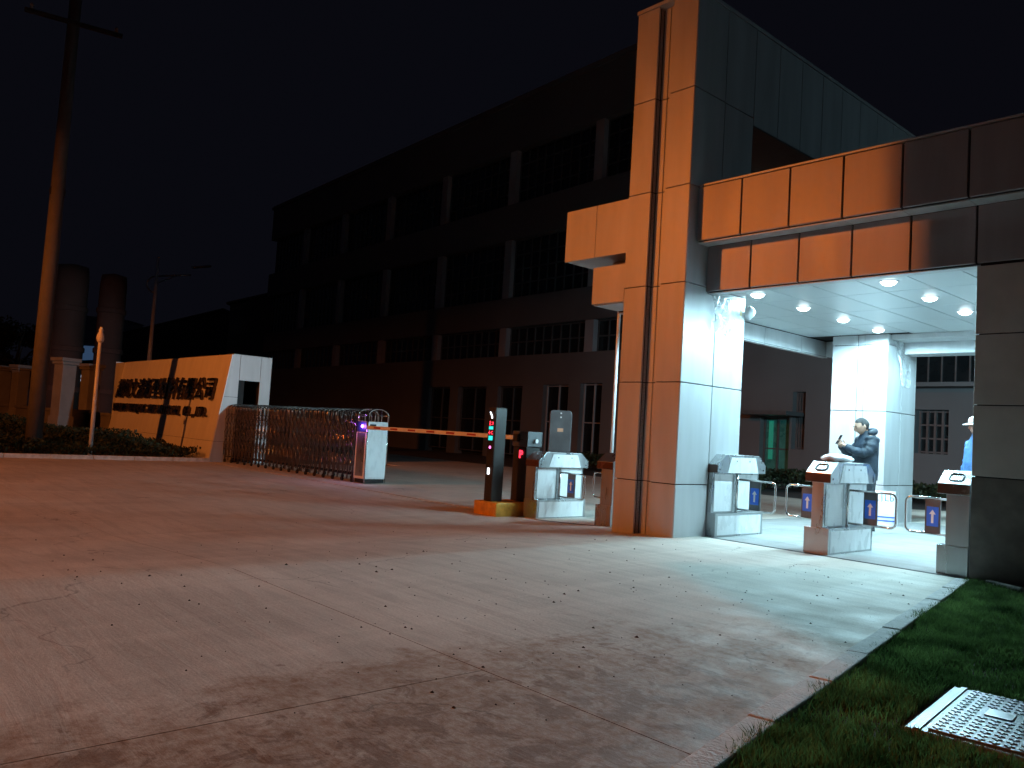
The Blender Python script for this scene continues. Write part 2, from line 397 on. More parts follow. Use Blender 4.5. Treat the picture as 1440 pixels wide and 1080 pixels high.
# crumbs of soil on the paving
V = []; F = []
for i in range(420):
    if i < 260:
        x = random.gauss(-4.0, 1.3); y = random.uniform(2.0, 7.8)
    else: x = random.gauss(-5.5, 2.2); y = random.uniform(1.2, 6)
    if x > kerbx(y)-.03: continue
    r = abs(random.gauss(0, .0048))+.0022; n = len(V); z = gz(x)
    for j in range(5):
        t = j*1.2566+random.uniform(-.3, .3); V.append((x+r*1.3*math.cos(t), y+r*math.sin(t), z-.002))
    V.append((x+random.uniform(-.3, .3)*r, y, z+r*.8)); F += [(n+j, n+(j+1) % 5, n+5) for j in range(5)]
me = bpy.data.meshes.new('debris'); me.from_pydata(V, [], F); me.update()
d = stuff(link('debris', me, 'debris')); d['label'] = 'scattered dark crumbs of soil on the concrete paving'; d['category'] = 'debris'

# ---------------------------------------------------------------- gate building
GB = thing('gate_building', 'entrance gate building with tall clad fin, flat canopy and dark right wall', 'gate building', (-5, 8.2, 0))
ORG = Vector((-5, 8.2, 0))
_pc = {}
def bpart(mb, name, m, parent=GB, bevel=0, smooth=False):
    o = mb.obj(name, m, parent, smooth, bevel)
    o.matrix_parent_inverse = Matrix.Translation(-ORG) if parent is GB else Matrix.Identity(4)
    return o
def panel(parent, x0, x1, y0, y1, z0, z1, m='panel', name='cladding_panel', g=.006):
    # shrink by the joint in the two long directions; alike pieces share their mesh
    d = [x1-x0, y1-y0, z1-z0]; t = d.index(min(d)); e = [g if i != t else 0 for i in range(3)]
    key = tuple(round(v, 3) for v in d)+(m,)
    if key not in _pc:
        h = [d[i]/2-e[i] for i in range(3)]
        me = MB().box(-h[0], h[0], -h[1], h[1], -h[2], h[2]).mesh(name); me.materials.append(MATS[m]); _pc[key] = me
    o = bpy.data.objects.new(name, _pc[key]); COL.objects.link(o); o.parent = parent
    o.location = ((x0+x1)/2, (y0+y1)/2, (z0+z1)/2)
    if sorted(d)[1] > .35: o.rotation_euler = [random.uniform(-.0022, .0022) if i != t else random.uniform(-.0006, .0006) for i in range(3)]
    b = o.modifiers.new('bevel', 'BEVEL'); b.width = .003; b.segments = 1
    return o
FX0, FX1, FY0, FY1, FTOP = -6.957, -5.980, 8.07, 9.42, 6.84
BY0, BY1 = 13.82, 15.02
GX0, GX1 = -6.59, -6.37
ZJ = [-.30, .64, 1.89, 3.13, 4.36, 5.60, 6.84]; T = .03
# front pillar core and its panels
fin = bpart(MB().box(FX0+T, GX0, FY0+T, FY1-T, -.3, FTOP-.02).box(GX1, FX1-T, FY0+T, FY1-T, -.3, FTOP-.02).box(GX0, GX1, FY0+.13, FY1-T, -.3, FTOP-.02), 'front_pillar', 'core')
for i in range(6):
    z0, z1 = ZJ[i], ZJ[i+1]
    if i != 3: panel(fin, FX0, GX0, FY0, FY0+T, z0, z1)
    panel(fin, GX1, FX1, FY0, FY0+T, z0, z1)
    panel(fin, GX0, (GX0+GX1)/2, FY0+.10, FY0+.13, z0, z1); panel(fin, (GX0+GX1)/2, GX1, FY0+.10, FY0+.13, z0, z1)
    panel(fin, GX0-.008, GX0, FY0+T, FY0+.10, z0, z1, g=.004); panel(fin, GX1, GX1+.008, FY0+T, FY0+.10, z0, z1, g=.004)
    ym = (FY0+FY1)/2
    if z0 < 3: zz = [(z0, z1)]
    else: zz = [(z0, z1)]
    for a, b in zz:
        panel(fin, FX1-T, FX1, FY0, ym, a, b); panel(fin, FX1-T, FX1, ym, FY1, a, b)
        if not 3 < z0 < 4: panel(fin, FX0, FX0+T, FY0+T, ym, a, b); panel(fin, FX0, FX0+T, ym, FY1, a, b)
    if i < 4: panel(fin, FX0+T, FX1-T, FY1-T, FY1, z0, z1)
# front plates of the two stepped blocks
bp = bpart(MB().prism([(-7.51, 4.335), (FX0, 4.335), (FX0, 4.354), (GX0-.006, 4.354), (GX0-.006, 3.136), (FX0+.002, 3.136), (FX0+.002, 2.96), (-7.52, 2.96), (-7.52, 3.465), (FX0, 3.465), (FX0, 3.61), (-7.51, 3.61)], FY0, FY0+T), 'block_front_plate', 'panel')
bpart(MB().prism([(-8.086, 4.335), (-7.52, 4.335), (-7.52, 3.61), (-8.086, 3.61)], FY0, FY0+T), 'block_front_plate', 'panel')
# eaves on the vehicle side
ev = bpart(MB().box(-8.086, FX0, FY0+.032, BY1, 3.615, 4.33), 'upper_eave', 'panel')
bpart(MB().box(-7.51, FX0-.002, FY0+.032, 8.62, 2.965, 3.46).box(-7.51, -7.43, 8.62, 14.55, 2.93, 3.46), 'lower_eave', 'core')
le = bpart(MB().box(-7.50, FX0-.004, 8.45, 14.5, 3.47, 3.608), 'eave_recess', 'dirty_panel')
for k in range(5):
    a = 8.62+k*1.235
    panel(GB, -7.43-ORG.x, -7.415-ORG.x, a-ORG.y, min(a+1.235, 14.5)-ORG.y, 2.93, 3.215, name='fascia_panel')
    panel(GB, -7.53-ORG.x, -7.512-ORG.x, a-ORG.y, min(a+1.235, 14.55)-ORG.y, 2.93, 3.46, name='fascia_panel')
    panel(GB, -7.53-ORG.x, -7.415-ORG.x, a-ORG.y, min(a+1.235, 14.55)-ORG.y, 2.912, 2.928, name='soffit_panel', g=.003)
panel(GB, -7.52-ORG.x, FX0-.004-ORG.x, FY0+T+.003-ORG.y, 8.62-ORG.y, 2.945, 2.963, name='soffit_panel', g=.003)
# fin wall over the canopy: from the front pillar to the rear pillar
fwl = bpart(MB().box(FX0+T, FX1-T, FY1-T+.001, BY1-T, 5.515, FTOP-.02), 'fin_wall', 'core')
for k in range(9):
    a = FY1+k*.62; b = min(a+.62, BY1)
    if a >= BY1: break
    panel(fwl, FX1-T, FX1, a, b, 5.50, FTOP); panel(fwl, FX0, FX0+T, a, b, 5.50, FTOP)
panel(fwl, FX0, FX1, FY1+.002, BY1, 5.485, 5.513, 'grey_metal', name='soffit_panel')
bpart(MB().box(FX0-.01, FX1+.01, FY0-.01, BY1+.01, FTOP+.002, FTOP+.05), 'coping', 'panel')
# rear pillar
rp = bpart(MB().box(FX0+T, FX1-T, BY0+T, BY1-T, -.3, 5.51).box(FX0+.05, FX1-.05, BY0+.05, BY1-.05, 5.515, 5.52), 'rear_pillar', 'core')
for z0, z1 in zip([-.3, .64, 1.89, 3.04], [.64, 1.89, 3.04, 3.215]):
    xm0, xm1 = -6.50, -6.38
    panel(rp, FX0, xm0, BY0, BY0+T, z0, z1); panel(rp, xm1, FX1, BY0, BY0+T, z0, z1); panel(rp, xm0, xm1, BY0+.012, BY0+T, z0, z1)
    ym = (BY0+BY1)/2
    panel(rp, FX1-T, FX1, BY0, ym, z0, z1); panel(rp, FX1-T, FX1, ym, BY1, z0, z1)
    panel(rp, FX0, FX0+T, BY0, ym, z0, z1); panel(rp, FX0, FX0+T, ym, BY1, z0, z1)
    panel(rp, FX0+T, FX1-T, BY1-T, BY1, z0, z1)
# canopy slab, front beams
XR = 2.4
cs = bpart(MB().box(-7.42, -6.96, 8.64, 14.5, 3.245, 3.46).box(-5.975, XR, 8.55, 14.9, 3.245, 4.05).box(-6.95, -5.98, 9.43, 13.81, 3.245, 4.0), 'canopy_slab', 'roofing')
UB = bpart(MB().box(-5.97, XR, 8.244+T, 8.548, 3.665, 4.33), 'upper_beam', 'core')
LB = bpart(MB().box(-5.97, XR, 8.496+T, 8.64, 3.07, 3.664), 'lower_beam', 'core')
x = -5.975; k = 0
while x < XR-.1:
    b = x+.624
    o = panel(UB, x, b, 8.244, 8.244+T, 3.655, 4.35, 'fascia', g=.011); panel(LB, x, b, 8.496, 8.496+T, 3.058, 3.650, 'fascia', g=.011)
    panel(UB, x, b, 8.244+T, 8.494, 3.640, 3.654, name='soffit_panel', g=.002)
    panel(LB, x, b, 8.496+T+.002, 8.665, 3.045, 3.0565, name='soffit_panel', g=.002)
    x = b
bpart(MB().box(-5.975, XR, 8.244, 8.60, 4.352, 4.375), 'beam_coping', 'panel')
bpart(MB().box(-5.975, -2.86, 8.642, 8.662, 3.06, 3.24), 'beam_back_plate', 'panel')
# ceiling panels
ceil = bpart(MB().box(-7.41, -6.96, 8.67, 14.45, 3.232, 3.243).box(-6.955, -5.982, 9.43, 13.81, 3.232, 3.243).box(-5.978, -2.86, 8.67, 14.45, 3.232, 3.243), 'canopy_ceiling', 'core')
XJ = [-7.41, -6.985, -6.40+.17, -5.645, -5.06, -4.485, -3.90, -3.315, -2.87]
XJ = [-7.41, -6.82, -6.235, -5.645, -5.06, -4.485, -3.90, -3.315, -2.87]
YJ = [8.67, 9.03, 10.26, 11.49, 12.73, 13.96, 14.45]
for i in range(len(XJ)-1):
    for j in range(len(YJ)-1):
        x0, x1, y0, y1 = XJ[i], XJ[i+1], YJ[j], YJ[j+1]
        if x1 > FX0 and x0 < FX1:      # clear of the pillars
            if y1 <= FY1: continue
            if y0 < FY1: y0 = FY1+.003
            if y0 >= BY0: continue
            if y1 > BY0: y1 = BY0-.003
        panel(ceil, x0, x1, y0, y1, 3.218, 3.2315, 'ceil', 'ceiling_panel', .008)
# rear beam
rb = bpart(MB().box(-7.42, FX0, 14.47, 14.9, 2.95, 3.245).box(FX1, -2.86, 14.47, 14.9, 2.95, 3.245), 'rear_beam', 'core')
for a, b in ((-7.41, FX0-.002), (FX1+.003, -4.75), (-4.75, -2.87)):
    panel(rb, a, b, 14.452, 14.468, 2.93, 3.215, name='fascia_panel'); panel(rb, a, b, 14.452, 14.9, 2.93, 2.948, name='soffit_panel', g=.003)
bpart(MB().box(FX1+.004, -2.87, 13.95, 14.45, 3.13, 3.216), 'cornice', 'panel', bevel=.004)
# right wall
CW = bpart(MB().box(-2.85+T, XR, 8.496+T, 14.9, -.2, 3.244), 'right_wall', 'core')
zz = [-.05, 1.0, 1.685, 2.37, 3.043]
for i in range(4):
    for a, b in ((-2.85, -1.55), (-1.55, -.25), (-.25, 1.05), (1.05, XR)):
        panel(CW, a, b, 8.496, 8.496+T, zz[i], zz[i+1], 'plinth' if i == 0 else 'dirty_panel')
    panel(CW, -2.85, -2.85+T, 8.53, 11.5, zz[i], zz[i+1], 'panel'); panel(CW, -2.85, -2.85+T, 11.5, 14.9, zz[i], zz[i+1], 'panel')
# downlights
dl0 = None
for X in (-5.94, -4.19):
    for Y in (9.645, 10.875, 12.11, 13.345):
        if dl0 is None:
            dl0 = thing('downlight', 'lit round downlight in the ceiling row in line with the tall pillar', 'ceiling light', (X, Y, 3.217), 0, 'downlights under the canopy')
            MB().lathe([(.092, -.006), (.112, -.006), (.116, 0), (.092, 0)], 24, (0, 0, 0), False).obj('trim_ring', 'white', dl0, True)
            MB().lathe([(.001, -.052), (.04, -.047), (.07, -.034), (.086, -.016), (.091, -.001)], 24).obj('lens', 'lens', dl0, True)
            o = dl0
        else: o = copy_tree(dl0); o.location = (X, Y, 3.217); o['label'] = 'lit round downlight in the ceiling row '+('in line with the tall pillar' if X < -5 else 'between pillar and dark right wall')
        add_ies(spot('downlight_bulb', (X, Y, 3.155), (X, Y, 0), P_DOWN*{(-5.94, 13.345): .12, (-5.94, 12.11): .35, (-4.19, 13.345): .3, (-4.19, 12.11): .7}.get((X, Y), 1), COOL, 179, .05, .12, o))
# torn protective film
def filmsheet(name, label, fn, nu=16, nv=20):
    o = MB().grid(fn, nu, nv).obj(name, 'film', None, True); return tag(o, label, 'plastic film')
def f1(u, v):
    y = 8.62+.46*u+.03*math.sin(7*v+u*4); z = 3.05-(.52-.10*abs(math.sin(5*u)))*v
    return (FX1+.012+.030*abs(math.sin(9*u+3*v))+.02*v+.05*mnoise.noise((u*5, v*5, 1))*v, y, z)
filmsheet('plastic_film', 'torn clear film hanging beside yellow tape on tall pillar side', f1)
def f2(u, v):
    y = 13.95+.75*u+.22*v*(1-u); z = 3.13-(.30+.48*sm(u*2.4))*v
    return (FX1+.012+.02*abs(math.sin(8*u+4*v))+.06*v*abs(mnoise.noise((u*4, v*4, 3))), y, z)
filmsheet('plastic_film', 'torn film peeling off the rear pillar behind the man', f2)
tp = MB().box(FX1+.045, FX1+.049, 9.235, 9.265, 2.86, 3.05).obj('tape_strip', 'tape'); tag(tp, 'yellow tape strip hanging down beside torn film', 'tape')
def f3(u, v):
    t = u*6.283; r = .07*math.sin(math.pi*min(.98, v+.02))*(1+.35*mnoise.noise((math.cos(t)*2, math.sin(t)*2, v*3)))
    return (FX1+.07+r*math.cos(t), 9.42+r*math.sin(t), 3.02-.19*v)
o = MB().grid(f3, 14, 8).obj('plastic_scrap', 'bag', None, True); tag(o, 'crumpled white plastic scrap at the tall pillar top corner', 'plastic scrap')
# assumed flood lamp, added unseen behind the canopy to brighten the factory wall
fl = thing('added_flood_lamp', 'assumed unseen flood lamp added behind the canopy to light factory', 'lamp', (-3.9, 14.95, 3.35))
MB().box(-.15, .15, 0, .09, -.1, .1).obj('housing', 'grey_metal', fl, bevel=.01); MB().box(-.13, .13, .091, .096, -.08, .08).obj('lens', 'lens', fl)
MB().box(-.02, .02, -.05, 0, -.03, .03).obj('bracket', 'grey_metal', fl)
spot('added_flood_bulb', (-3.9, 15.1, 3.35), (-11.5, 27, .8), P_FACTORY_FILL, COOL, 84, .7, .08, fl)

fl = thing('added_flood_lamp', 'small unseen flood lamp added under vehicle eave to light sign wall', 'lamp', (-7.62, 11.6, 3.40))  # assumed lamp, added out of sight to brighten the sign side and gate
MB().box(-.09, 0, -.12, .12, -.08, .08).obj('housing', 'grey_metal', fl, bevel=.01); MB().box(-.096, -.091, -.10, .10, -.06, .06).obj('lens', 'lens', fl)
MB().box(0, .09, -.02, .02, -.02, .02).obj('bracket', 'grey_metal', fl)
spot('added_flood_bulb', (-7.74, 11.6, 3.40), (-22.2, 9.8, 2.6), P_SIGN_FILL, COOL, 26, .6, .05, fl)

fl = thing('fin_fill_lamp', 'small unseen lamp added over the roof to light the fin', 'lamp', (1.6, 14.2, 4.05))  # unseen lamp added to brighten the side of the fin wall
MB().tube([(0, 0, 0), (0, 0, 1.3)], .03, 8).obj('bracket', 'grey_metal', fl); MB().box(-.14, .10, -.12, .12, 1.3, 1.42).obj('housing', 'grey_metal', fl, bevel=.01); MB().box(-.145, -.141, -.1, .1, 1.31, 1.41).obj('lens', 'lens', fl)
spot('fin_fill_bulb', (1.40, 14.2, 5.36), (-5.98, 12.5, 5.6), P_FIN_FILL, COOL, 110, .8, .08, fl)

# ---------------------------------------------------------------- turnstiles
def rrect(cx, cz, w, h, r, n=5):
    P = []
    for sx, sz, a0 in ((1, 1, 0), (-1, 1, 90), (-1, -1, 180), (1, -1, 270)):
        for k in range(n+1):
            t = R(a0+90*k/n); P.append((cx+sx*(w/2-r)+r*math.cos(t), cz+sz*(h/2-r)+r*math.sin(t)))
    return P
def turnstile(label, X, arms, ring=True):
    t = thing('turnstile', label, 'turnstile', (X, 8.74, gz(X)), 0, 'swing turnstiles in a row')
    b = MB().box(-.147, .147, 0, 1.10, -.03, .29).obj('base', 'steel', t, bevel=.004)
    for s in (-1, 1):
        MB().box(*sorted((s*.1475, s*.150)), .05, 1.05, .02, .26).obj('film_panel', 'film_steel', b)
    cx0 = -.070 if -1 in arms else -.147; cx1 = .070 if 1 in arms else .147
    c = MB().box(cx0, cx1, .01, 1.09, .291, .799).obj('body', 'steel', t, bevel=.003)
    for s in arms:
        MB().box(*sorted((s*.0705, s*.075)), .06, .46, .31, .78).obj('film_panel', 'film_steel', c); MB().box(*sorted((s*.0705, s*.075)), .56, 1.05, .31, .78).obj('film_panel', 'film_steel', c)
    hd = MB().prism([(0, .80), (0, .905), (.17, 1.035), (.95, 1.035), (1.12, .905), (1.12, .80)], -.152, .152, 'x').obj('hood', 'steel', t, bevel=.004)
    MB().box(-.150, .150, -.004, -.0005, .803, .902).obj('reader_face', 'reader_orange_lit', hd)
    for s in (-1, 1):
        q = MB().prism([(.22, .803), (.30, 1.005), (.86, 1.005), (.94, .803)], *sorted((s*.1525, s*.156)), 'x').obj('side_plate', 'film_steel', hd)
        for y_, z_ in ((.42, .955), (.72, .955), (.05, .845), (1.06, .845)):
            MB().box(*sorted((s*.1522, s*.1585)), y_-.008, y_+.008, z_-.010, z_+.010).obj('keyhole', 'black', hd)
    if ring:
        n = Vector((0, -.13, .17)).normalized(); e = Vector((0, .17, .13)).normalized(); c0 = Vector((0, .085, .97))+n*.006
        mb = MB(); P = rrect(0, 0, .13, .11, .03); mb.tube([tuple(c0+Vector((1, 0, 0))*p+e*q) for p, q in P+P[:1]], .006, 6, False); mb.obj('reader_ring', 'black', hd)
    for s in arms:
        xs = s*.112
        MB().tube([(xs, .51, .291), (xs, .51, .799)], .019, 12).obj('shaft', 'chrome', t, True)
        a = MB(); path = [(xs, .72)]
        for k in range(7): th = R(90-15*k); path.append((xs+s*(.49+.06*math.cos(th)), .66+.06*math.sin(th)))
        for k in range(7): th = R(-15*k); path.append((xs+s*(.49+.06*math.cos(th)), .40+.06*math.sin(th)))
        path.append((xs, .34)); a.tube([(p, .51, q) for p, q in path], .013, 10)
        ar = a.obj('swing_arm', 'chrome', t, True)
        x0, x1 = sorted((xs+s*.19, xs+s*.345))
        pt = MB().box(x0, x1, .500, .520, .341, .719).obj('arm_plate', 'grey_metal', t)
        xm = (x0+x1)/2
        sg = MB().box(xm-.060, xm+.060, .4955, .4995, .42, .63).obj('arrow_sign', 'blue_sign', pt)
        MB().prism([(xm-.012, .455), (xm+.012, .455), (xm+.012, .55), (xm+.033, .55), (xm, .598), (xm-.033, .55), (xm-.012, .55)], .4935, .4953).obj('arrow', 'white', sg)
    return t
turnstile('steel turnstile tight against the pale side of tall pillar', -5.99, (1,), False)
turnstile('steel turnstile with white bag on top, arms on both sides', -4.515, (-1, 1))
turnstile('steel turnstile tight against the dark right wall', -3.085, (-1,))
turnstile('steel turnstile beside barrier island, film wrapped', -9.215, (1,), False)
turnstile('steel turnstile half hidden behind the tall orange lit pillar', -7.71, (-1,), False)
def f4(u, v):
    t = u*6.283; k = math.sin(math.pi*v)**.6*(1+.22*mnoise.noise((math.cos(t)*2, math.sin(t)*2, v*2)))
    return (-4.515+.15*k*math.cos(t), 9.18+.24*k*math.sin(t), 1.036+.085*(1-math.cos(math.pi*v))/2*(1+.3*mnoise.noise((math.cos(t)*3, math.sin(t)*3, v)))-.0)
o = MB().grid(f4, 28, 10).obj('plastic_bag', 'bag', None, True); tag(o, 'crumpled white plastic bag lying on top of turnstile', 'bag')

# white sack with blue print at the rear pillar
sk = thing('sack', 'white sack with blue print standing at the rear pillar foot', 'sack', (-5.90, 13.62, 0), R(30))
def fs(u, v):
    t = u*6.283; p = .6; cx = math.copysign(abs(math.cos(t))**p, math.cos(t)); cy = math.copysign(abs(math.sin(t))**p, math.sin(t))
    w = 1-.10*v+.05*math.sin(v*6); d = 1-.75*sm((v-.6)/.4)
    return (.23*w*cx*(1+.05*mnoise.noise((t, v*4, 0))), .13*d*cy*(1+.1*mnoise.noise((t, v*3, 5))), .56*v)
sb = MB().grid(fs, 32, 12).obj('sack_body', 'bag', sk, True)
MB().box(-.21, .21, -.142, -.139, .07, .09).box(-.21, .21, -.142, -.139, .13, .15).obj('blue_stripe', 'print_blue', sb)
def text_mesh(body, size, extrude, name, m, parent, bold=0):
    cu = bpy.data.curves.new(name, 'FONT'); cu.body = body; cu.size = size; cu.extrude = extrude; cu.offset = bold; cu.align_x = 'CENTER'; cu.resolution_u = 2
    to = bpy.data.objects.new(name, cu); COL.objects.link(to)
    dg = bpy.context.evaluated_depsgraph_get(); me = bpy.data.meshes.new_from_object(to.evaluated_get(dg))
    bpy.data.objects.remove(to); me.name = name; me.materials.clear()
    o = link(name, me, m, parent); return o
for k, (ch, px) in enumerate((('E', -.13), ('.', -.07), ('J', -.02), ('L', .05), ('b', .13))):
    o = text_mesh(ch, .15, .002, 'printed_letter', 'print_blue', sb); o.location = (px, -.118, .40); o.rotation_euler = (R(80), 0, 0)

# ---------------------------------------------------------------- people
def skinmesh(verts, edges, radii, root=0, sub=2):
    me = bpy.data.meshes.new('t'); me.from_pydata(verts, edges, []); o = bpy.data.objects.new('t', me); COL.objects.link(o)
    md = o.modifiers.new('s', 'SKIN'); md.use_smooth_shade = True
    sv = me.skin_vertices[0].data
    for i, r in enumerate(radii):
        sv[i].radius = r if isinstance(r, tuple) else (r, r); sv[i].use_root = (i == root)
    ss = o.modifiers.new('u', 'SUBSURF'); ss.levels = sub; ss.render_levels = sub
    dg = bpy.context.evaluated_depsgraph_get(); e = o.evaluated_get(dg); r = bpy.data.meshes.new_from_object(e)
    V = [tuple(v.co) for v in r.vertices]; F = [tuple(p.vertices) for p in r.polygons]
    bpy.data.objects.remove(o); bpy.data.meshes.remove(me); bpy.data.meshes.remove(r)
    return V, F
def merge(*parts):
    V = []; F = []
    for v, f in parts:
        n = len(V); V += v; F += [tuple(n+i for i in q) for q in f]
    return V, F
def vfobj(name, VF, m, parent):
    me = bpy.data.meshes.new(name); me.from_pydata(VF[0], [], VF[1]); me.polygons.foreach_set('use_smooth', [True]*len(me.polygons)); me.update()
    return link(name, me, m, parent)
def head(center, tilt, hair=False, turn=0):
    # face towards -y; about 0.22 m tall
    V = []; F = []; nu, nv = 28, 22
    M = Matrix.Translation(center) @ Matrix.Rotation(turn, 4, 'Z') @ Matrix.Rotation(tilt, 4, 'X')
    for j in range(nv+1):
        ph = math.pi*j/nv; z = math.cos(ph)
        for i in range(nu):
            t = 2*math.pi*i/nu; x = math.sin(ph)*math.sin(t); y = -math.sin(ph)*math.cos(t)
            px, py, pz = x*.084, y*.104, z*.124
            if z < -.1: k = 1-.28*min(1, (-z-.1)/.9); px *= k; py = py*k-.012*(-z) if y < 0 else py*(k-.1)
            if y < 0:
                f = max(0, -y)
                nose = math.exp(-((x/.16)**2+((z+.10)/.20)**2)); py -= .026*nose*f
                brow = math.exp(-((z-.16)/.10)**2)*.006; py -= brow*f
                for s in (-1, 1): py += .012*math.exp(-(((x-s*.36)/.16)**2+((z-.05)/.09)**2))*f
                py -= .007*math.exp(-((x/.28)**2+((z+.46)/.08)**2))*f; py += .004*math.exp(-((x/.3)**2+((z+.53)/.04)**2))*f
                py -= .008*math.exp(-((x/.3)**2+((z+.85)/.2)**2))*f
            if hair:
                cut = (z > .42 if y < -.35 else (z > .12 if y < .15 else z > -.42))
                k = 1.04 if cut else .93
                px *= k; py *= k; pz = pz*(1.03 if cut else .95)
            V.append(tuple(M @ Vector((px, py, pz))))
    for j in range(nv):
        for i in range(nu): F.append((j*nu+i, (j+1)*nu+i, (j+1)*nu+(i+1) % nu, j*nu+(i+1) % nu))
    if not hair:
        for s in (-1, 1):     # ears
            n0 = len(V)
            for a in range(6):
                for b in range(8):
                    p = math.pi*a/5; q = 2*math.pi*b/8
                    V.append(tuple(M @ Vector((s*(.080+.010*math.sin(p)*math.cos(q)), .012+.019*math.sin(p)*math.sin(q), .002+.034*math.cos(p)))))
            for a in range(5):
                for b in range(8): F.append((n0+a*8+b, n0+(a+1)*8+b, n0+(a+1)*8+(b+1) % 8, n0+a*8+(b+1) % 8))
    return V, F
def hand(wrist, palm, fing, side, curl=.5):
    # palm runs from wrist along `palm`; fingers fan over `fing` direction; `side` is the thumb side
    w = Vector(wrist); p = Vector(palm).normalized(); s = Vector(side).normalized(); n = Vector(fing).normalized()
    parts = [skinmesh([tuple(w-p*.03), tuple(w), tuple(w+p*.045), tuple(w+p*.085)], [(0, 1), (1, 2), (2, 3)], [.026, .026, (.040, .020), (.040, .016)], 0, 1)]
    for k, (off, ln) in enumerate(((.030, .075), (.010, .085), (-.010, .078), (-.029, .060))):
        b = w+p*.078+s*off; a1 = b+(p*math.cos(curl*.5)+n*math.sin(curl*.5))*ln*.42; a2 = a1+(p*math.cos(curl*1.6)+n*math.sin(curl*1.6))*ln*.33; a3 = a2+(p*math.cos(curl*2.6)+n*math.sin(curl*2.6))*ln*.26
        parts.append(skinmesh([tuple(b), tuple(a1), tuple(a2), tuple(a3)], [(0, 1), (1, 2), (2, 3)], [.0095, .009, .0085, .007], 0, 1))
    b = w+p*.02+s*.030; a1 = b+(p*.5+s*.6+n*.35).normalized()*.04; a2 = a1+(p*.8+n*.4).normalized()*.03
    parts.append(skinmesh([tuple(b), tuple(a1), tuple(a2)], [(0, 1), (1, 2)], [.012, .0105, .009], 0, 1))
    return merge(*parts)
def wrinkle(VF, amp, sc):
    V = []
    for v in VF[0]:
        p = Vector(v); k = amp*(mnoise.noise(p*sc)+.5*mnoise.noise(p*sc*2.3)); V.append((v[0]+k, v[1]+k*.6, v[2]+k*.3))
    return V, VF[1]
def person(label, loc, rz, elbows, wrists, hc, tilt, top, fat=1.0, cap=False, pocket=False, scale=1):
    t = thing('person', label, 'person', loc, rz); t.scale = (scale,)*3
    leg = [(-.10, 0, .90), (-.11, -.02, .50), (-.12, .015, .10), (-.13, -.06, .045), (-.135, -.13, .035)]
    sk_v = [(0, 0, .95), (0, -.005, 1.15), (0, .01, 1.36), (0, -.01, 1.46), (hc[0]*.5, (hc[1]-.01)*.6, 1.50)]
    e = [(0, 1), (1, 2), (2, 3), (3, 4)]; r = [(.13, .09), (.13, .09), (.12, .08), .052, .052]
    for s in (-1, 1):
        n = len(sk_v); sk_v += [(s*.11, 0, .86), (s*.115, -.015, .48), (s*.12, .02, .09), (s*.125, -.08, .05)]; e += [(0, n), (n, n+1), (n+1, n+2), (n+2, n+3)]; r += [.085, .058, .042, .035]
        n = len(sk_v); el = elbows[0 if s < 0 else 1]; wr = wrists[0 if s < 0 else 1]
        shv, elv, wrv = Vector((s*.155, .005, 1.375)), Vector(el), Vector(wr)
        sk_v += [tuple(shv*(1-q)**2+2*(1-q)*q*(elv*1.35-(shv+wrv)*.175)+wrv*q*q) for q in (0, .25, .5, .75, 1)]
        e += [(2, n)]+[(n+q, n+q+1) for q in range(4)]; r += [.06, .048, .040, .034, .027]
    bodyVF = skinmesh(sk_v, e, r, 0, 2)
    hands = []
    for s in (-1, 1):
        el = Vector(elbows[0 if s < 0 else 1]); wr = Vector(wrists[0 if s < 0 else 1])
        if pocket: hands.append(hand(wr, wr-el, (0, -1, 0), (0, -1, 0), .35))
        else: hands.append(hand(wr, (wr-el).normalized()+Vector((-s*.25, -.2, .35)), (-s, -.1, .2), (-s*.2, .3, 1), .75))
    b = vfobj('body', merge(bodyVF, head(Vector(hc), tilt), *hands), 'skin', t)
    if not cap: vfobj('hair', head(Vector(hc)+Vector((0, .006, .006)), tilt, True), 'hair', t)
    else:
        vfobj('hair', head(Vector(hc)+Vector((0, .006, .002)), tilt, True), 'hair', t)
        M = Matrix.Translation(hc) @ Matrix.Rotation(tilt, 4, 'X'); mb = MB(); mb.lathe([(.094, .045), (.100, .075), (.088, .115), (.05, .14), (.001, .146)], 20)
        n = len(mb.v)
        def brim(u, v): a = R(-80+160*u); rr = .095+.075*v*max(0, math.cos(a))**.7; return (rr*math.sin(a)*1.0, -rr*math.cos(a), .052-.022*v)
        mb.grid(brim, 12, 3); mb.grid(lambda u, v: tuple(Vector(brim(u, v))-Vector((0, 0, .006))), 12, 3)
        mb.v = [tuple(M @ Vector((x*1.0, y*1.12, z))) for x, y, z in mb.v]; mb.obj('cap', 'cap_white', t, True)
    Mh = Matrix.Translation(hc) @ Matrix.Rotation(tilt, 4, 'X')
    for s in (-1, 1):
        e_ = MB().lathe([(.001, .004), (.011, .002), (.012, 0)], 10); e_.v = [tuple(Mh @ Vector((s*.032+x*1.2, -.0945-z, .008+y*.6))) for x, y, z in e_.v]; e_.obj('eye', 'black', t)
        e_ = MB().box(-.017, .017, -.006, .004, -.0035, .0035); e_.v = [tuple(Mh @ Vector((s*.033+x*1.1, -.099+y+abs(x)*.2, .032+z*1.5))) for x, y, z in e_.v]; e_.obj('eyebrow', 'hair', t)
    # jacket: lofted torso, sleeves and collar
    def spl(keys, t):
        for a, b in zip(keys[:-1], keys[1:]):
            if t <= b[0]: k = sm((t-a[0])/(b[0]-a[0])); return [x+(y_-x)*k for x, y_ in zip(a[1:], b[1:])]
        return list(keys[-1][1:])
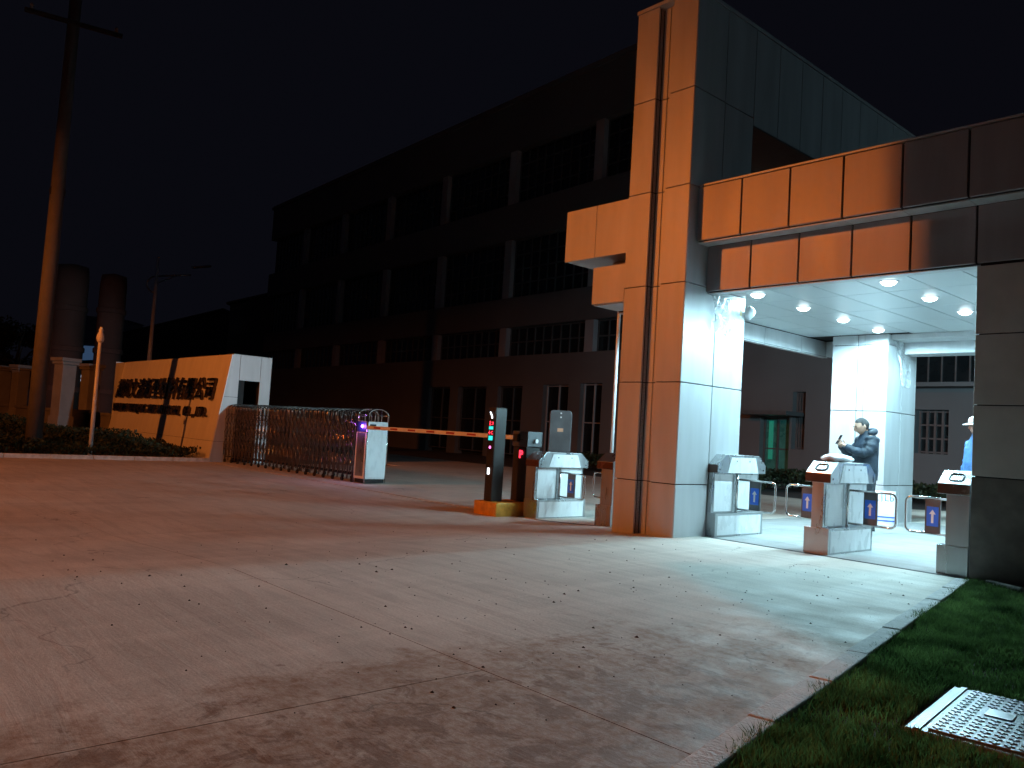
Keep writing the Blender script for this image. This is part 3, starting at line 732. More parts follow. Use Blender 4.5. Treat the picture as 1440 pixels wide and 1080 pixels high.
    K = [(0, .80, .165*fat, .135*fat, 0), (.06, .79, .18*fat, .15*fat, 0), (.25, .95, .195*fat, .165*fat, -.015), (.5, 1.13, .195*fat, .165*fat, -.02), (.75, 1.30, .205, .145, 0), (.88, 1.40, .175, .115, .01), (.95, 1.455, .095, .09, .0), (1, 1.50, .075, .078, -.01)]
    def tor(u, v):
        z, rx, ry, oy = spl(K, v); a = u*6.283; c, s_ = math.cos(a), math.sin(a)
        q = Vector((rx*math.copysign(abs(c)**.85, c), oy+ry*math.copysign(abs(s_)**.85, s_), z)); w = .010*(mnoise.noise(q*9)+.6*mnoise.noise(q*21))*(1-.6*v)
        return (q.x*(1+w*5), q.y*(1+w*5), z)
    jk = MB(); jk.grid(tor, 36, 40)
    for s in (-1, 1):
        el = Vector(elbows[0 if s < 0 else 1]); wr = Vector(wrists[0 if s < 0 else 1]); sh_ = Vector((s*.155, .005, 1.375)); P_ = []; R_ = []
        for k in range(25):
            t_ = k/24
            p = sh_*(1-t_)**2+2*(1-t_)*t_*(el*1.35-(sh_+wr)*.175)+wr*t_**2*1.0
            P_.append(p); R_.append((.098-.048*t_)*fat*(1+.09*math.sin(t_*34+s)+.05*math.sin(t_*71))*(1 if k < 24 else .85))
        jk.tube(P_, R_, 16)
    jk.obj('jacket', top, t, True)
    if not cap:   # hood lying on the shoulders
        mb = MB(); mb.tube([(.12*math.sin(a), .075+.055*math.cos(a)-.05, 1.475+.02*math.cos(a)) for a in np.linspace(-2.3, 2.3, 15)], [.03+.022*math.cos(a*.6) for a in np.linspace(-2.3, 2.3, 15)], 10); mb.obj('hood', top, t, True)
    tb = MB()
    for s in (-1, 1):
        P_ = [(s*.07, 0, .93), (s*.09, 0, .82), (s*.105, -.01, .66), (s*.112, -.02, .48), (s*.117, -.005, .30), (s*.12, .015, .14), (s*.122, .012, .07)]
        tb.tube(P_, [.11, .108*fat, .095, .082, .078, .076, .085], 16)
    tb.obj('trousers', 'trousers', t, True)
    for s in (-1, 1):
        def sh(u, v):
            a = u*6.283; k = math.sin(math.pi*min(.999, max(.001, v)))**.5
            return (s*.125+.048*k*math.cos(a), .05-.27*v, max(.0, .045+.05*k*math.sin(a)*(1.15-.6*v)))
        MB().grid(sh, 14, 10).obj('shoe', 'black', t, True)
    return t
MAN = Vector((-5.28, 11.62, 0))
rzm = R(-42)
man = person('man in dark navy hooded jacket looking down at a phone', MAN, rzm, ((-.27, -.10, 1.12), (.27, -.10, 1.12)), ((-.09, -.34, 1.255), (.09, -.34, 1.255)), (0, -.085, 1.555), R(20), 'jacket', .99, scale=.99)
ph = thing('mobile_phone', 'black mobile phone held up in both hands of the man', 'phone', MAN + Matrix.Rotation(rzm, 3, 'Z') @ Vector((0, -.405, 1.335)), rzm)
ph.rotation_euler = (R(-28), 0, rzm)
MB().box(-.037, .037, -.005, .005, -.075, .075).obj('phone_body', 'phone', ph, bevel=.006); MB().box(-.033, .033, .0052, .0058, -.068, .068).obj('screen', 'glass', ph)
person('person in white cap and blue top half hidden by dark wall', (-3.68, 11.26, 0), R(-40), ((-.27, .03, 1.10), (.27, .03, 1.10)), ((-.25, -.10, .87), (.25, -.10, .87)), (0, -.03, 1.58), R(4), 'shirt_blue', .9, True, True, 1.0)

# ---------------------------------------------------------------- barrier island
IS = thing('traffic_island', 'low yellow painted concrete island under the barrier', 'island', (-9.68, 8.75, gz(-9.6)))
MB().box(-.29, .25, -.52, .62, -.02, .21).obj('island_block', 'yellow', IS, bevel=.015)
ps = thing('display_post', 'slim dark post with glowing LED display on yellow island', 'display post', (-9.74, 8.42, .05))
pb = MB().box(-.09, .09, -.12, .12, 0, 1.48).obj('post_body', 'dark_metal', ps, bevel=.018)
MB().box(-.074, .074, -.1235, -.1205, .55, 1.42).obj('display_window', 'black', pb)
def seg(mb, x, z, w, h): mb.box(x-w/2, x+w/2, -.127, -.124, z-h/2, z+h/2)
mb = MB()
for gx, gz_, pat in ((0, 1.225, ((-.03, .02, .03, .008), (-.03, -.005, .03, .008), (-.03, -.03, .03, .008), (-.03, 0, .008, .07), (.025, .015, .04, .008), (.02, -.02, .03, .008), (.04, .0, .008, .05))), (0, 1.075, ((-.035, 0, .05, .009), (-.035, 0, .009, .06), (.03, .02, .03, .008), (.03, -.02, .04, .008), (.015, 0, .008, .03)))):
    for a, b, w, h in pat: seg(mb, gx+a, gz_+b, w, h)
mb.obj('red_character', 'led_red', pb)
MB().box(-.05, .05, -.127, -.124, 1.125, 1.175).obj('cyan_block', 'led_cyan', pb); MB().box(-.05, .05, -.127, -.124, .955, 1.025).obj('cyan_block', 'led_cyan', pb)
MB().lathe([(.001, 0), (.022, 0), (.022, .004)], 14).obj('red_lamp', 'led_pink', pb).matrix_basis = Matrix.Translation((0, -.1240, .845)) @ Matrix.Rotation(R(90), 4, 'X')
MB().box(-.028, .022, -.127, -.124, .42, .52).obj('white_lamp', 'led_glint_white', pb)
mb = MB(); mb.tube([(-.035, -.127, 1.40), (-.01, -.127, 1.365), (.012, -.127, 1.33), (.015, -.127, 1.30)], .011, 6); mb.obj('reflection_glint', 'led_glint_white', pb)  # glowing squiggle standing in for a reflection on the display
bc = thing('barrier_gate', 'boom barrier with lowered pale arm and red P display', 'barrier', (-9.70, 9.05, .05))
cb = MB().box(-.16, .16, -.15, .15, 0, .88).obj('cabinet', 'dark_metal', bc, bevel=.01)
hb = MB().box(-.175, .19, -.165, .165, .882, 1.13).obj('drive_head', 'grey_metal', bc, bevel=.012)
MB().tube([(.19, 0, .98), (.235, 0, .98)], .035, 12).obj('hub_cap', 'white', hb)
o = text_mesh('P', .17, .003, 'letter', 'led_red', cb, .006); o.location = (.05, -.169, .70); o.rotation_euler = (R(90), 0, 0)
MB().box(-.03, .13, -.1545, -.1515, .67, .86).obj('display_window', 'black', cb)
for k in range(4): MB().box(-.10+k*.05, -.062+k*.05, -.1695, -.1662, .985, .998).obj('stencil_mark', 'black', hb)
am = MB().box(-4.55, -.10, -.230, -.200, .985, 1.055).obj('boom_arm', 'arm_white', bc, bevel=.006)
for k in range(7):
    x = -.55-k*.60; MB().box(x-.14, x+.10, -.2335, -.2305, 1.003, 1.037).obj('red_mark', 'arm_red', am)
MB().box(-.16, .0, -.20, -.166, .96, 1.08).obj('arm_bracket', 'dark_metal', bc)
tm = thing('access_terminal', 'dark grey round topped terminal standing behind film wrapped turnstile', 'terminal', (-9.90, 10.0, gz(-9.9)), R(48))
P = [(-.19, 0), (.19, 0)]+[(p, q) for p, q in rrect(0, 1.55, .38, .38, .06) if q > 1.55]
MB().prism(P, -.09, .09).obj('housing', 'grey_metal', tm, bevel=.008)
MB().prism([(p*.94, q*.985+.01) for p, q in P], .0905, .11).obj('rear_rim', 'steel', tm)
MB().box(-.05, .05, -.0935, -.0905, 1.37, 1.43).obj('rating_plate', 'label_tan', tm)
for q in (1.69, 1.62): MB().box(-.012, .012, -.096, -.0905, q-.012, q+.012).obj('screw', 'white', tm)
pp = thing('white_post', 'slim white post with navy base beyond the stepped block', 'post', (-8.87, 10.2, gz(-8.87)))
MB().tube([(0, 0, 1.02), (0, 0, 4.1)], .028, 10).obj('pipe', 'pvc', pp, True); MB().tube([(0, 0, -.02), (0, 0, 1.02)], .032, 10).obj('base_sleeve', 'navy', pp, True)

# ---------------------------------------------------------------- retractable gate
GT = thing('retractable_gate', 'chrome folding lattice gate drawn out from sign wall', 'gate', (-15.2, 9.42, gz(-15)), R(2.2))
DY = .52; pit = .20
um = MB(); 
def arch(xx): 
    return [(xx, 0, .06), (xx, 0, 1.50)]+[(xx, DY/2-DY/2*math.cos(t), 1.50+.12*math.sin(t)) for t in np.linspace(.25, math.pi-.25, 9)]+[(xx, DY, 1.50), (xx, DY, .06)]
um.tube(arch(0), .017, 7); um.tube([(0, 0, 1.34), (0, DY, 1.34)], .012, 6); um.tube([(0, DY*.33, 1.34), (0, DY*.33, 1.60)], .010, 6); um.tube([(0, DY*.66, 1.34), (0, DY*.66, 1.60)], .010, 6); um.tube([(0, 0, .16), (0, DY, .16)], .014, 6)
ame = um.mesh('frame_arch', True); ame.materials.append(MATS['gate_steel'])
lks = []
for yy in (-.012, DY+.012):
    lk = MB()
    for z0 in (.35, .70, 1.05):
        lk.tube([(0, yy, z0), (pit, yy, z0+.30)], .0085, 6); lk.tube([(0, yy-.014, z0+.30), (pit, yy-.014, z0)], .0085, 6)
    lk.tube([(pit/2, yy, .20), (pit/2, yy, .50)], .011, 6); lk.tube([(pit/2, yy, 1.20), (pit/2, yy, 1.47)], .009, 6)
    lk.tube([(pit/2, yy, .20), (pit/2, yy, 1.47)], .005, 5)
    lme = lk.mesh('lattice_link', True); lme.materials.append(MATS['gate_steel']); lks.append(lme)
whs = []
for yy in (0, DY):
    wme = MB().tube([(0, yy-.018, .045), (0, yy+.018, .045)], .045, 12).mesh('wheel', False); wme.materials.append(MATS['rubber']); whs.append(wme)
for i in range(35):
    x = -.50-i*pit
    for nm, me in (('frame_arch', ame),)+((('lattice_link', lks[0]), ('lattice_link', lks[1])) if i else ())+((('wheel', whs[0]), ('wheel', whs[1])) if i % 2 == 0 else ()):
        o = bpy.data.objects.new(nm, me); COL.objects.link(o); o.parent = GT; o.location = (x, .02, 0)
hdm = MB().box(-.42, 0, 0, DY+.04, .10, 1.36).obj('drive_cabinet', 'film_steel', GT, bevel=.02)
mb = MB(); mb.prism([(.005, 1.36), (DY+.035, 1.36)]+[(DY/2+.02+(DY/2+.015)*math.cos(t), 1.50+.16*math.sin(t)) for t in np.linspace(0, math.pi, 12)], -.40, -.37, 'x')
cage = MB()
for xx in (-.40, -.01):
    cage.tube([(xx, y_+.02, z_) for _, y_, z_ in [(0, 0, 1.36), (0, 0, 1.50)]+[(0, DY/2-DY/2*math.cos(t), 1.50+.14*math.sin(t)) for t in np.linspace(.2, math.pi-.2, 9)]+[(0, DY, 1.50), (0, DY, 1.36)]], .02, 8)
    for q in (.33, .66): cage.tube([(xx, .02+DY*q, 1.36), (xx, .02+DY*q, 1.62)], .012, 6)
for q in (0, DY): cage.tube([(-.40, q+.02, 1.5), (-.01, q+.02, 1.5)], .014, 6)
cage.tube([(-.40, DY/2+.02, 1.64), (-.01, DY/2+.02, 1.64)], .014, 6)
cage.obj('top_cage', 'chrome', GT, True)
for yy in (.01, DY+.03):
    for xx in (-.415, -.005): MB().tube([(xx, yy, .02), (xx, yy, 1.5)], .016, 8).obj('corner_tube', 'chrome', GT, True)
MB().box(-.005+.006, .012, .05, DY-.01, .14, .42).obj('lower_hatch', 'film_steel', GT, bevel=.008); MB().box(.001, .010, .06, .22, 1.18, 1.30).obj('display_window', 'black', GT)
MB().box(-.40, -.02, .03, DY+.01, .02, .10).obj('skirt', 'black', GT)
MB().box(-.36, -.06, -.006, -.0005, .16, 1.10).obj('front_plate', 'steel', GT)
ln = MB().box(-.38, -.03, -.012, -.001, 1.12, 1.35).obj('lamp_plate', 'navy', GT)
MB().lathe([(.001, .03), (.03, .022), (.04, 0), (.04, -.004)], 14).obj('violet_lamp', 'led_violet', ln, True).matrix_basis = Matrix.Translation((-.17, -.014, 1.245)) @ Matrix.Rotation(R(90), 4, 'X')
pl_ = bpy.data.lights.new('violet_glow', 'POINT'); pl_.energy = 6; pl_.color = (.45, .15, 1); pl_.shadow_soft_size = .03
po = bpy.data.objects.new('violet_glow', pl_); COL.objects.link(po); po.parent = GT; po.location = (-.17, -.09, 1.245)

# ---------------------------------------------------------------- sign wall
SW = thing('sign_wall', 'long battered sign wall with company lettering beside folding gate', 'sign wall', (-27, 9.5, 0)); SO = Vector((-27, 9.5, 0))
def spart(mb, name, m, parent=SW, bevel=0):
    o = mb.obj(name, m, parent, False, bevel); o.matrix_parent_inverse = Matrix.Translation(-SO) if parent is SW else Matrix.Identity(4); return o
YB_, YT_, ZB_, ZT_ = 8.76, 9.20, -.2, 2.86
def yf(z): return YB_+(YT_-YB_)*(z+.16)/(ZT_+.16)
core = spart(MB().prism([(yf(-.3)+.03, -.3), (yf(2.84)+.03, 2.84), (10.38, 2.84), (10.38, 2.16), (9.62, 2.16), (9.62, -.3)], -31.97, -22.23, 'x'), 'wall_core', 'core')
def slant(x0, x1, z0, z1, t=.03): return MB().prism([(yf(z0+.005), z0+.005), (yf(z1-.005), z1-.005), (yf(z1-.005)+t-.002, z1-.005), (yf(z0+.005)+t-.002, z0+.005)], x0+.004, x1-.004, 'x')
for z0, z1 in ((-.25, .40), (.40, 2.86)):
    spart(slant(-32.0, -22.2, z0, z1), 'front_panel', 'sign_panel', core)
def sidep(poly): return MB().prism(poly, -22.229, -22.2, 'x')
for z0, z1 in ((-.25, .40), (.40, 1.66), (1.66, 2.86)):
    a, b = yf(z0)+.032, yf(z1)+.032
    spart(sidep([(a, z0+.005), (b, z1-.005), (9.44, z1-.005), (9.44, z0+.005)]), 'side_panel', 'panel', core)
spart(sidep([(9.452, 2.15), (9.452, 2.855), (10.06, 2.855), (10.06, 2.15)]), 'side_panel', 'panel', core)
spart(sidep([(10.07, -.25), (10.07, 2.855), (10.39, 2.855), (10.39, -.25)]), 'side_panel', 'panel', core)
spart(MB().box(-31.97, -22.23, 10.08, 10.37, -.25, 2.158), 'rear_leg', 'core')
spart(MB().box(-32.0, -22.2, 9.24, 10.39, 2.858, 2.875), 'top_panel', 'panel', core)
spart(MB().box(-32.0, -31.975, 8.9, 10.39, -.25, 2.855), 'end_panel', 'panel', core)
ang = math.atan2(YT_-YB_, ZT_+.16)
def sign_char(ch, size, x, z, name, sx=1):
    o = text_mesh(ch, size, .035, name, 'letter_steel', core, .008); o.location = (x, yf(z)-.055, z); o.rotation_euler = (R(90)-ang, 0, 0); o.scale = (sx, 1, 1)
row = '越州文清新型材料有限公司'
for i, ch in enumerate(row): sign_char(ch, .74, -31.50+i*.765, 1.60, 'sign_character', 1.0)
en = 'YUEZHOU WENQING NEW MATERIAL CO.,LTD.'
for i, ch in enumerate(en):
    if ch != ' ': sign_char(ch, .40, -31.75+i*.244, 1.06, 'sign_letter', .86)

# ---------------------------------------------------------------- left verge
m = MB(); m.v += [(-22.1, -4, -.15), (-22.1, 8.74, -.15), (-60, 8.74, -.15), (-60, -4, -.15)]; m.f.append((3, 2, 1, 0))
struct(m.obj('planting_bed', 'soil'))
vk = thing('kerb', 'pale kerb along the dark planting bed left of sign', 'kerb')
for k in range(13): MB().box(-22.12, -21.98, -3.9+k*.97, -3.9+(k+1)*.97-.012, -.2, -.06).obj('kerb_stone', 'kerbstone', vk, bevel=.01)
def leaves(n, fn, size, name, m, parent=None):
    P = np.array([fn() for _ in range(n)]); a = rng.normal(size=(n, 3)); a /= np.linalg.norm(a, axis=1)[:, None]
    b = np.cross(a, rng.normal(size=(n, 3))); b /= np.linalg.norm(b, axis=1)[:, None]
    s = size*rng.uniform(.6, 1.3, n)[:, None]
    V = np.stack([P-a*s, P+b*s*.5, P+a*s, P-b*s*.5], 1).reshape(-1, 3); i = np.arange(n)*4
    return np_obj(name, V, [np.stack([i, i+1, i+2, i+3], 1)], m, parent)
def hedge_pt():
    while True:
        X = random.uniform(-31.5, -22.3); Y = random.uniform(-3, 8.6)
        H = .38+.35*mnoise.noise((X*.5, Y*.5, 0))+.30*sm((-24.3-X)/3)*sm((7.2-Y)/2.5)+.10*sm((-22.6-X)/1.5)
        if Y > 7.6: H *= .75
        z = H*random.random()**.5
        return (X, Y, -.15+max(.02, z)+random.uniform(0, .06))
h = leaves(46000, hedge_pt, .05, 'shrub_bed', 'leaf'); stuff(h); h['label'] = 'dark low shrubs filling the bed in front of sign'; h['category'] = 'shrubs'
# utility pole
up_ = thing('utility_pole', 'tall concrete utility pole with crossarm rising from dark shrubs', 'utility pole', (-23.91, 4.83, -.16))
MB().lathe([(.20, 0), (.19, 3), (.165, 7), (.14, 13.2)], 18).obj('pole', 'pole_conc', up_, True)
MB().box(-.05, .05, -1.15, 1.15, -.05, .05).obj('crossarm', 'dark_metal', up_, loc=(.15, 0, 11.45)).rotation_euler = (0, 0, R(-10))
for s in (-1, 1): MB().lathe([(.03, 0), (.05, .04), (.03, .08), (.05, .12), (.02, .16)], 10).obj('insulator', 'stucco', up_, loc=(.15+s*.17, s*.98, 11.50))
MB().tube([(0, 0, 6.9), (.05, 0, 6.9)], .20, 14).obj('pole_band', 'dark_metal', up_)
cp = thing('camera_post', 'thin pale post with camera head in front of sign wall', 'camera post', (-22.95, 5.95, -.16))
MB().tube([(0, 0, 0), (0, 0, 3.0)], [.055, .045], 10).obj('post', 'pvc', cp, True)
MB().lathe([(.02, 0), (.075, .03), (.10, .12), (.085, .22), (.05, .30), (.06, .34), (.03, .42)], 14).obj('camera_head', 'pvc', cp, True, loc=(0, 0, 2.98))
MB().box(-.16, -.05, -.04, .04, -.05, .05).obj('side_box', 'grey_metal', cp, loc=(0, 0, 2.3))
# neighbour wall: capped pillars with low walls between
def pt(px, py, d):
    return Vector((0, 0, CAMH)) + (r2*((px-720)/FPX) - u2*((py-540)/FPX) + fw)*d
prev = None
FP = [((127, 540), 31.6, 'capped pale pillar beside the left end of sign wall'), ((90, 540), 28.5, 'capped pale pillar just right of the utility pole, wider'), ((28, 540), 36, 'capped pale pillar left of the utility pole'), ((3, 540), 38, 'outermost capped pale pillar of the neighbouring wall')]
pos = []
for (px, py), d, lb in FP:
    p = pt(px, py, d); pos.append(p)
    t = thing('wall_pillar', lb, 'pillar', (p.x, p.y, -.15), R(20), 'pillars of the neighbouring wall')
    MB().box(-.25, .25, -.25, .25, 0, 2.72).obj('shaft', 'stucco', t, bevel=.01); MB().box(-.31, .31, -.31, .31, 2.721, 2.82).box(-.36, .36, -.36, .36, 2.8205, 2.95).obj('capital', 'stucco', t, bevel=.015)
    MB().box(-.29, .29, -.29, .29, -.05, .9).obj('pedestal', 'stucco', t, bevel=.01)
for a, b, lb in ((pos[0], pos[1], 'low pale wall between the two pillars beside sign'), (pos[1], pos[2], 'long low pale wall running behind the utility pole'), (pos[2], pos[3], 'short low pale wall between the outer pillars')):
    d = (b-a); d.z = 0; L = d.length; t = thing('low_wall', lb, 'wall', (a.x, a.y, -.15), math.atan2(d.y, d.x))
    MB().box(.30, L-.30, -.12, .12, 0, 1.05).obj('wall', 'stucco', t); MB().box(.30, L-.30, -.17, .17, 1.051, 1.16).obj('wall_coping', 'stucco', t, bevel=.01)
d = Vector((-32.05, 9.0, 0))-pos[0]; d.z = 0; t = thing('low_wall', 'low pale wall joining pillar and sign wall', 'wall', (pos[0].x, pos[0].y, -.15), math.atan2(d.y, d.x))
MB().box(.30, d.length-.05, -.12, .12, 0, 1.0).obj('wall', 'stucco', t); MB().box(.30, d.length-.05, -.17, .17, 1.001, 1.1).obj('wall_coping', 'stucco', t)
# brown towers far behind
for (px, d, top, w, lb) in ((92, 42, 368, .019, 'broad brown round tower behind the utility pole'), (151, 42, 382, .0155, 'slimmer brown round tower behind the camera post')):
    p = pt(px, 500, d); z = pt(px+6, top, d).z; t = thing('tower', lb, 'tower', (p.x, p.y, -.2))
    r_ = w*d; MB().lathe([(r_, 0), (r_*.98, z-.5), (r_*.9, z), (.01, z+.15)], 28).obj('shaft', 'tower', t, True)
    for k in range(3): MB().lathe([(r_*1.0+.01, 0), (r_+.06, .05), (r_+.06, .25), (r_+.01, .3)], 28).obj('band', 'tower', t, loc=(0, 0, 2+k*2.1))
# street lamp, unlit
p = pt(207, 540, 45)
t = thing('street_lamp', 'tall unlit street lamp with curved arm behind the sign wall', 'street lamp', (p.x, p.y, -.2), math.atan2(rt.y, rt.x))
MB().tube([(0, 0, 0), (0, 0, 9.95)], [.16, .07], 10).obj('mast', 'pvc', t, True)
mb = MB(); mb.tube([(0, 0, 7.9)]+[(-.05-.45*math.sin(a), 0, 8.4-.45*math.cos(a)) for a in np.linspace(.3, 2.9, 9)]+[(.5, 0, 8.92), (1.9, 0, 9.05)], .05, 8); mb.tube([(0, 0, 8.45), (1.1, 0, 8.95)], .03, 6); mb.obj('arm', 'steel', t, True)
MB().box(1.95, 3.0, -.14, .14, -.05, .05).obj('lamp_head', 'steel', t, loc=(0, 0, 9.2), bevel=.03).rotation_euler = (0, R(-8), 0)
# dark tree at the far left
tr_ = pt(18, 540, 55); t = thing('tree', 'dark leafy tree behind the neighbouring wall', 'tree', (tr_.x, tr_.y, -.2))
mb = MB(); mb.tube([(0, 0, 0), (.1, 0, 2.2), (0, .2, 4.6)], [.28, .2, .1], 10)
for a in range(7): mb.tube([(0, 0, 2+.3*a), (1.1*math.cos(a*2.1), 1.1*math.sin(a*2.1), 3.4+.35*a), (1.9*math.cos(a*2.1), 1.9*math.sin(a*2.1), 4.2+.3*a)], [.11, .06, .02], 6)
mb.obj('trunk', 'bark', t, True)
cl = [(random.gauss(0, 1.1), random.gauss(0, 1.1), random.uniform(2.6, 6.4), random.uniform(.5, 1.1)) for _ in range(26)]
def tp_():
    c = random.choice(cl); v = Vector((random.gauss(0, 1), random.gauss(0, 1), random.gauss(0, 1))).normalized()*c[3]*random.random()**.4; return (c[0]+v.x, c[1]+v.y, c[2]+v.z*.8)
leaves(9000, tp_, .12, 'crown', 'leaf', t)

# ---------------------------------------------------------------- factory
FA = thing('factory', 'long three storey factory block with window bands behind the gate', 'factory', (-23.3, 27, 0), R(-3.03))
XL, XRt, XW = -41, 2.9, 26
bands = [(5.05, 6.55), (8.1, 11.2), (13.1, 16.0)]
core = MB().box(XL+.3, XRt-.3, .6, 16, -.2, 18.4).obj('building_core', 'core', FA)
MB().box(XRt, XW-.3, .6, 12, -.2, 4.9).obj('wing_core', 'core', FA); MB().box(XRt+.01, XW+.1, -.12, 12.2, 5.055, 5.3).obj('wing_coping', 'factory_wall', FA)
zs = [(-.2, 5.05), (6.55, 8.1), (11.2, 13.1), (16.0, 18.6)]
# ground storey wall pieces between its openings: (x0, x1, z0, z1)
ops = [(-15.2, -13.0, 0, 3.5), (-12.2, -9.6, 0, 3.5), (-8.6, -6.6, 0, 3.5), (-5.0, -3.2, 0, 3.55), (-2.4, -1.0, 0, 3.6), (7.25, 8.45, 0, 2.28), (8.55, 9.05, 1.17, 3.2), (12.85, 13.85, 1.28, 2.64), (17.0, 18.2, 1.28, 2.64)]
x = XL; wl = MB()
for (a, b, z0, z1) in ops:
    wl.box(x, a, 0, .5, -.2, 5.05)
    if z0 > 0: wl.box(a, b, 0, .5, -.2, z0)
    wl.box(a, b, 0, .5, z1, 5.05); x = b
wl.box(x, XW, 0, .5, -.2, 5.05); wl.obj('wall', 'factory_wall', FA)
for z0, z1 in zs[1:]: MB().box(XL, XRt, 0, .5, z0, z1).obj('wall', 'factory_wall', FA)
MB().box(XL-.1, XRt+.1, -.12, 16.2, 18.6, 18.85).obj('roof_coping', 'factory_wall', FA)
MB().box(XL, XL+.28, .5, 16, -.2, 18.6).obj('wall', 'factory_wall', FA); MB().box(XRt-.28, XRt, .5, 16, -.2, 18.6).obj('wall', 'factory_wall', FA)
px_ = [-2.1-6.45*k for k in range(0, 7)]; px_ = sorted(px_)
_w = {}
for (z0, z1) in bands:
    for x in px_:
        if x > XL+1: MB().box(x-.28, x+.28, .06, .5, z0+.002, z1-.002).obj('pilaster', 'pilaster', FA)
    ed = [XL+.3]+[p for p in px_ if p > XL+1]+[XRt-.3]
    for a, b in zip(ed[:-1], ed[1:]):
        a2, b2 = a+.29, b-.29
        if b2-a2 < .5: continue
        w = MB().box(a2, b2, .40, .44, z0+.003, z1-.003).obj('window', 'glass', FA)
        f = MB(); nx = max(2, int((b2-a2)/.62))
        for k in range(nx+1): x = a2+.03+(b2-a2-.06)*k/nx; f.box(x-.03, x+.03, .34, .395, z0+.004, z1-.004)
        nz_ = 2 if z1-z0 < 2 else 4
        for k in range(nz_+1): z = z0+.035+(z1-z0-.07)*k/nz_; f.box(a2+.004, b2-.004, .352, .394, z-.03, z+.03)
        f.obj('window_frame', 'mullion', w)
for i, (a, b, z0, z1) in enumerate(ops):
    dr = z0 == 0
    w = MB().box(a+.003, b-.003, .30, .36, max(z0, .0)+.003, z1-.003).obj('door' if dr else 'window', 'glass' if i != 5 else 'door_green', FA)
    f = MB(); n = 4 if not dr else 2
    for k in range(n+1): x = a+.04+(b-a-.08)*k/n; f.box(x-.035, x+.035, .24, .299, z0+.004, z1-.004)
    for k in range((2 if dr else 3)+1): z = z0+.05+(z1-z0-.1)*k/(2 if dr else 3); f.box(a+.004, b-.004, .25, .298, z-.025, z+.025)
    f.obj('door_frame' if dr else 'window_frame', 'mullion' if not dr else 'pilaster' if i in (3, 4) else 'mullion', w)
MB().box(6.9, 9.0, -1.1, 0, 2.32, 2.46).obj('door_hood', 'mullion', FA); MB().box(6.8, 8.9, -1.4, 0, -.2, .25).obj('door_step', 'kerbstone', FA)
MB().box(7.45, 7.62, .26, .298, .75, 2.15).obj('lit_pane', 'led_green', FA)
MB().box(8.6, XRt, -.9, 0, 3.55, 3.72).obj('canopy_ledge', 'factory_wall', FA) if False else None
wd = MB().box(11.6, 16.5, -.02, -.003, 3.5, 4.9).obj('window', 'glass', FA)
f = MB()
for k in range(13): f.box(11.6+k*.405-.02, 11.6+k*.405+.02, -.05, -.021, 3.5, 4.9)
f.obj('window_frame', 'mullion', wd)
MB().box(11.0, 17.0, -.8, 0, 3.30, 3.42).obj('ledge', 'factory_wall', FA)
# yard strip before the factory
def strip_pt():
    X = random.uniform(-24, -4); Y = random.uniform(23.2, 25.2); return (X, Y, -.1+.62*(.8+.4*mnoise.noise((X*.8, Y, 0)))*random.random()**.4)
h = leaves(20000, strip_pt, .06, 'hedge', 'leaf'); tag(h, 'clipped dark hedge strip running along the factory foot', 'hedge')
for k, (px, py, d, r_, lb) in enumerate(((1060, 640, 25, .42, 'round dark bush seen between turnstile and tall pillar'), (1352, 654, 22, .42, 'round dark bush near the dark right wall'))):
    c = pt(px, py, d)
    def bp_():
        v = Vector((random.gauss(0, 1), random.gauss(0, 1), random.gauss(0, 1))).normalized()*r_*random.random()**.3*(1+.2*random.random()); return (v.x*1.15, v.y, max(.02, .42+v.z))
    t = thing('bush', lb, 'bush', (c.x, c.y, gz(c.x))); leaves(2600, bp_, .05, 'crown', 'leaf', t); MB().tube([(0, 0, 0), (0, 0, .5)], .03, 6).obj('trunk', 'bark', t)
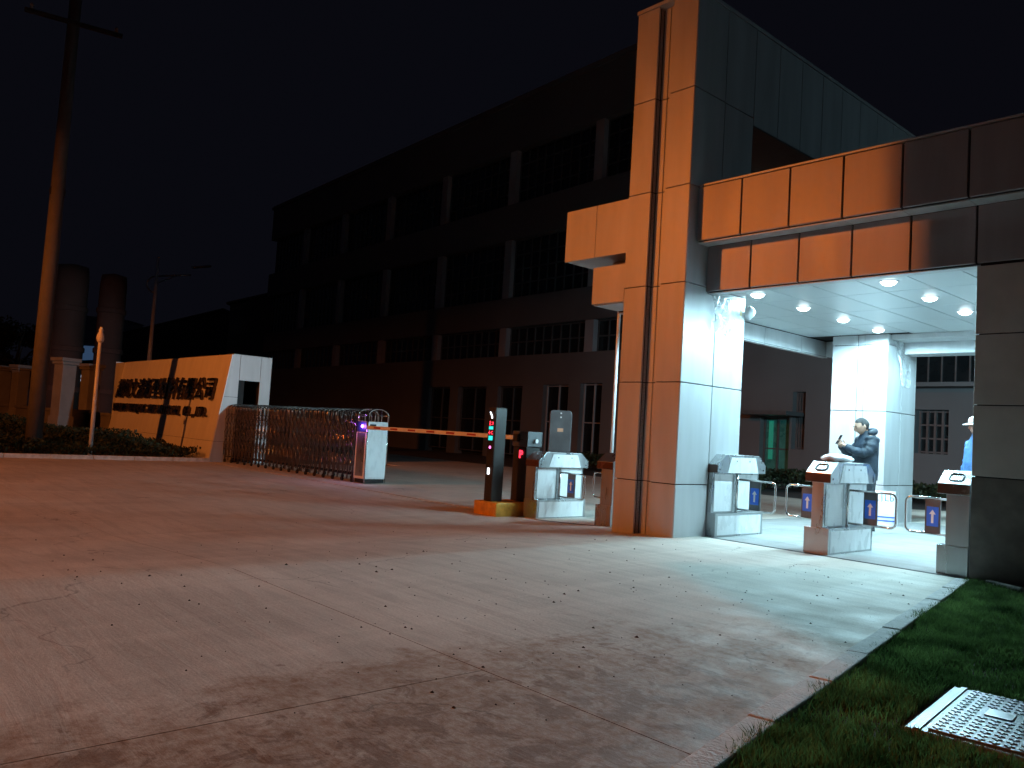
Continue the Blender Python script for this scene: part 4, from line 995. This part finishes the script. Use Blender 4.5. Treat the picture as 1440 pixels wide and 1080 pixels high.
# neighbouring sheds in the dark, and an added hall glowing as sky haze
def shed(name, label, pa, pb, d, ya, yb, m, depth=10):
    a = pt(pa, 500, d); b = pt(pb, 500, d); za = pt(pa, ya, d).z; zb = pt(pb, yb, d).z
    dr = Vector((b.x-a.x, b.y-a.y, 0)); L = dr.length; t = thing(name, label, 'building', (a.x, a.y, -.2), math.atan2(dr.y, dr.x))
    MB().prism([(0, 0), (L, 0), (L, zb), (0, za)], 0, depth).obj('wall', m, t)
    MB().prism([(-.3, za+.02), (L+.3, zb+.02), (L+.3, zb+.22), (-.3, za+.22)], -.3, depth+.3).obj('roof', m, t)
    return t, L
shed('shed', 'dark shed with sloping roof behind the sign wall', 165, 306, 95, 470, 433, 'far_dark')
t, L = shed('annex', 'dark annex between shed and factory end', 318, 380, 80, 425, 408, 'factory_wall')
MB().box(1.6, 2.55, -.06, -.01, 5.2, 6.1).obj('lit_window', 'lit_blue', t)
t, L = shed('distant_house', 'low distant house with small lit windows behind wall pillars', 96, 140, 130, 508, 506, 'far_dark', 6)
for xx in (2.2, 3.0): MB().box(xx, xx+.45, -.06, -.01, 5.9, 6.3).obj('lit_window', 'lit_window', t); MB().box(xx, xx+.45, -.06, -.01, 5.3, 5.65).obj('lit_window', 'lit_window', t)
t, L = shed('haze_hall', 'added hall front glowing as bluish sky haze between brown towers', 70, 175, 190, 438, 450, 'far_pale', 8)
MB().box(1, L-1, -.1, -.02, 8, 15.5).obj('haze_glow_front', 'haze_glow', t)  # emission stands in for the bluish haze between the towers

# ---------------------------------------------------------------- assumed sodium street lamp by the road (outside the frame) and an added unseen board blocking its light
sl = thing('street_lamp', 'lit orange sodium street lamp assumed on the roadside', 'street lamp', (LAMP_POS.x, LAMP_POS.y-1.6, -.16), 0)
MB().tube([(0, 0, 0), (0, 0, 8.7)], [.11, .06], 10).obj('mast', 'steel', sl, True)
MB().tube([(0, 0, 8.5), (0, .6, 8.85), (0, 1.3, 8.92)], .035, 8).obj('arm', 'steel', sl, True)
MB().box(-.16, .16, 1.2, 1.95, 8.82, 8.98).obj('lamp_head', 'grey_metal', sl, bevel=.03); MB().box(-.12, .12, 1.3, 1.85, 8.805, 8.818).obj('lens', 'sodium_lens', sl)
add_ies(spot('sodium_bulb', LAMP_POS, LAMP_POS+Vector((0, 0, -1)), P_SODIUM, SODIUM, 180, .03, .13, sl), ies2)
rbd = thing('shade_board', 'tall blank board added out of view to shade the fascia', 'board', (-9.48, -.66, -.16), math.atan2(-.5516, .834))
MB().box(0, 5.6, -.06, .06, 4.1, 8.6).obj('board', 'grey_metal', rbd)
for x in (4.6, 5.4): MB().tube([(x, -.16, 0), (x, -.16, 8.4)], .09, 10).obj('post', 'steel', rbd, True)
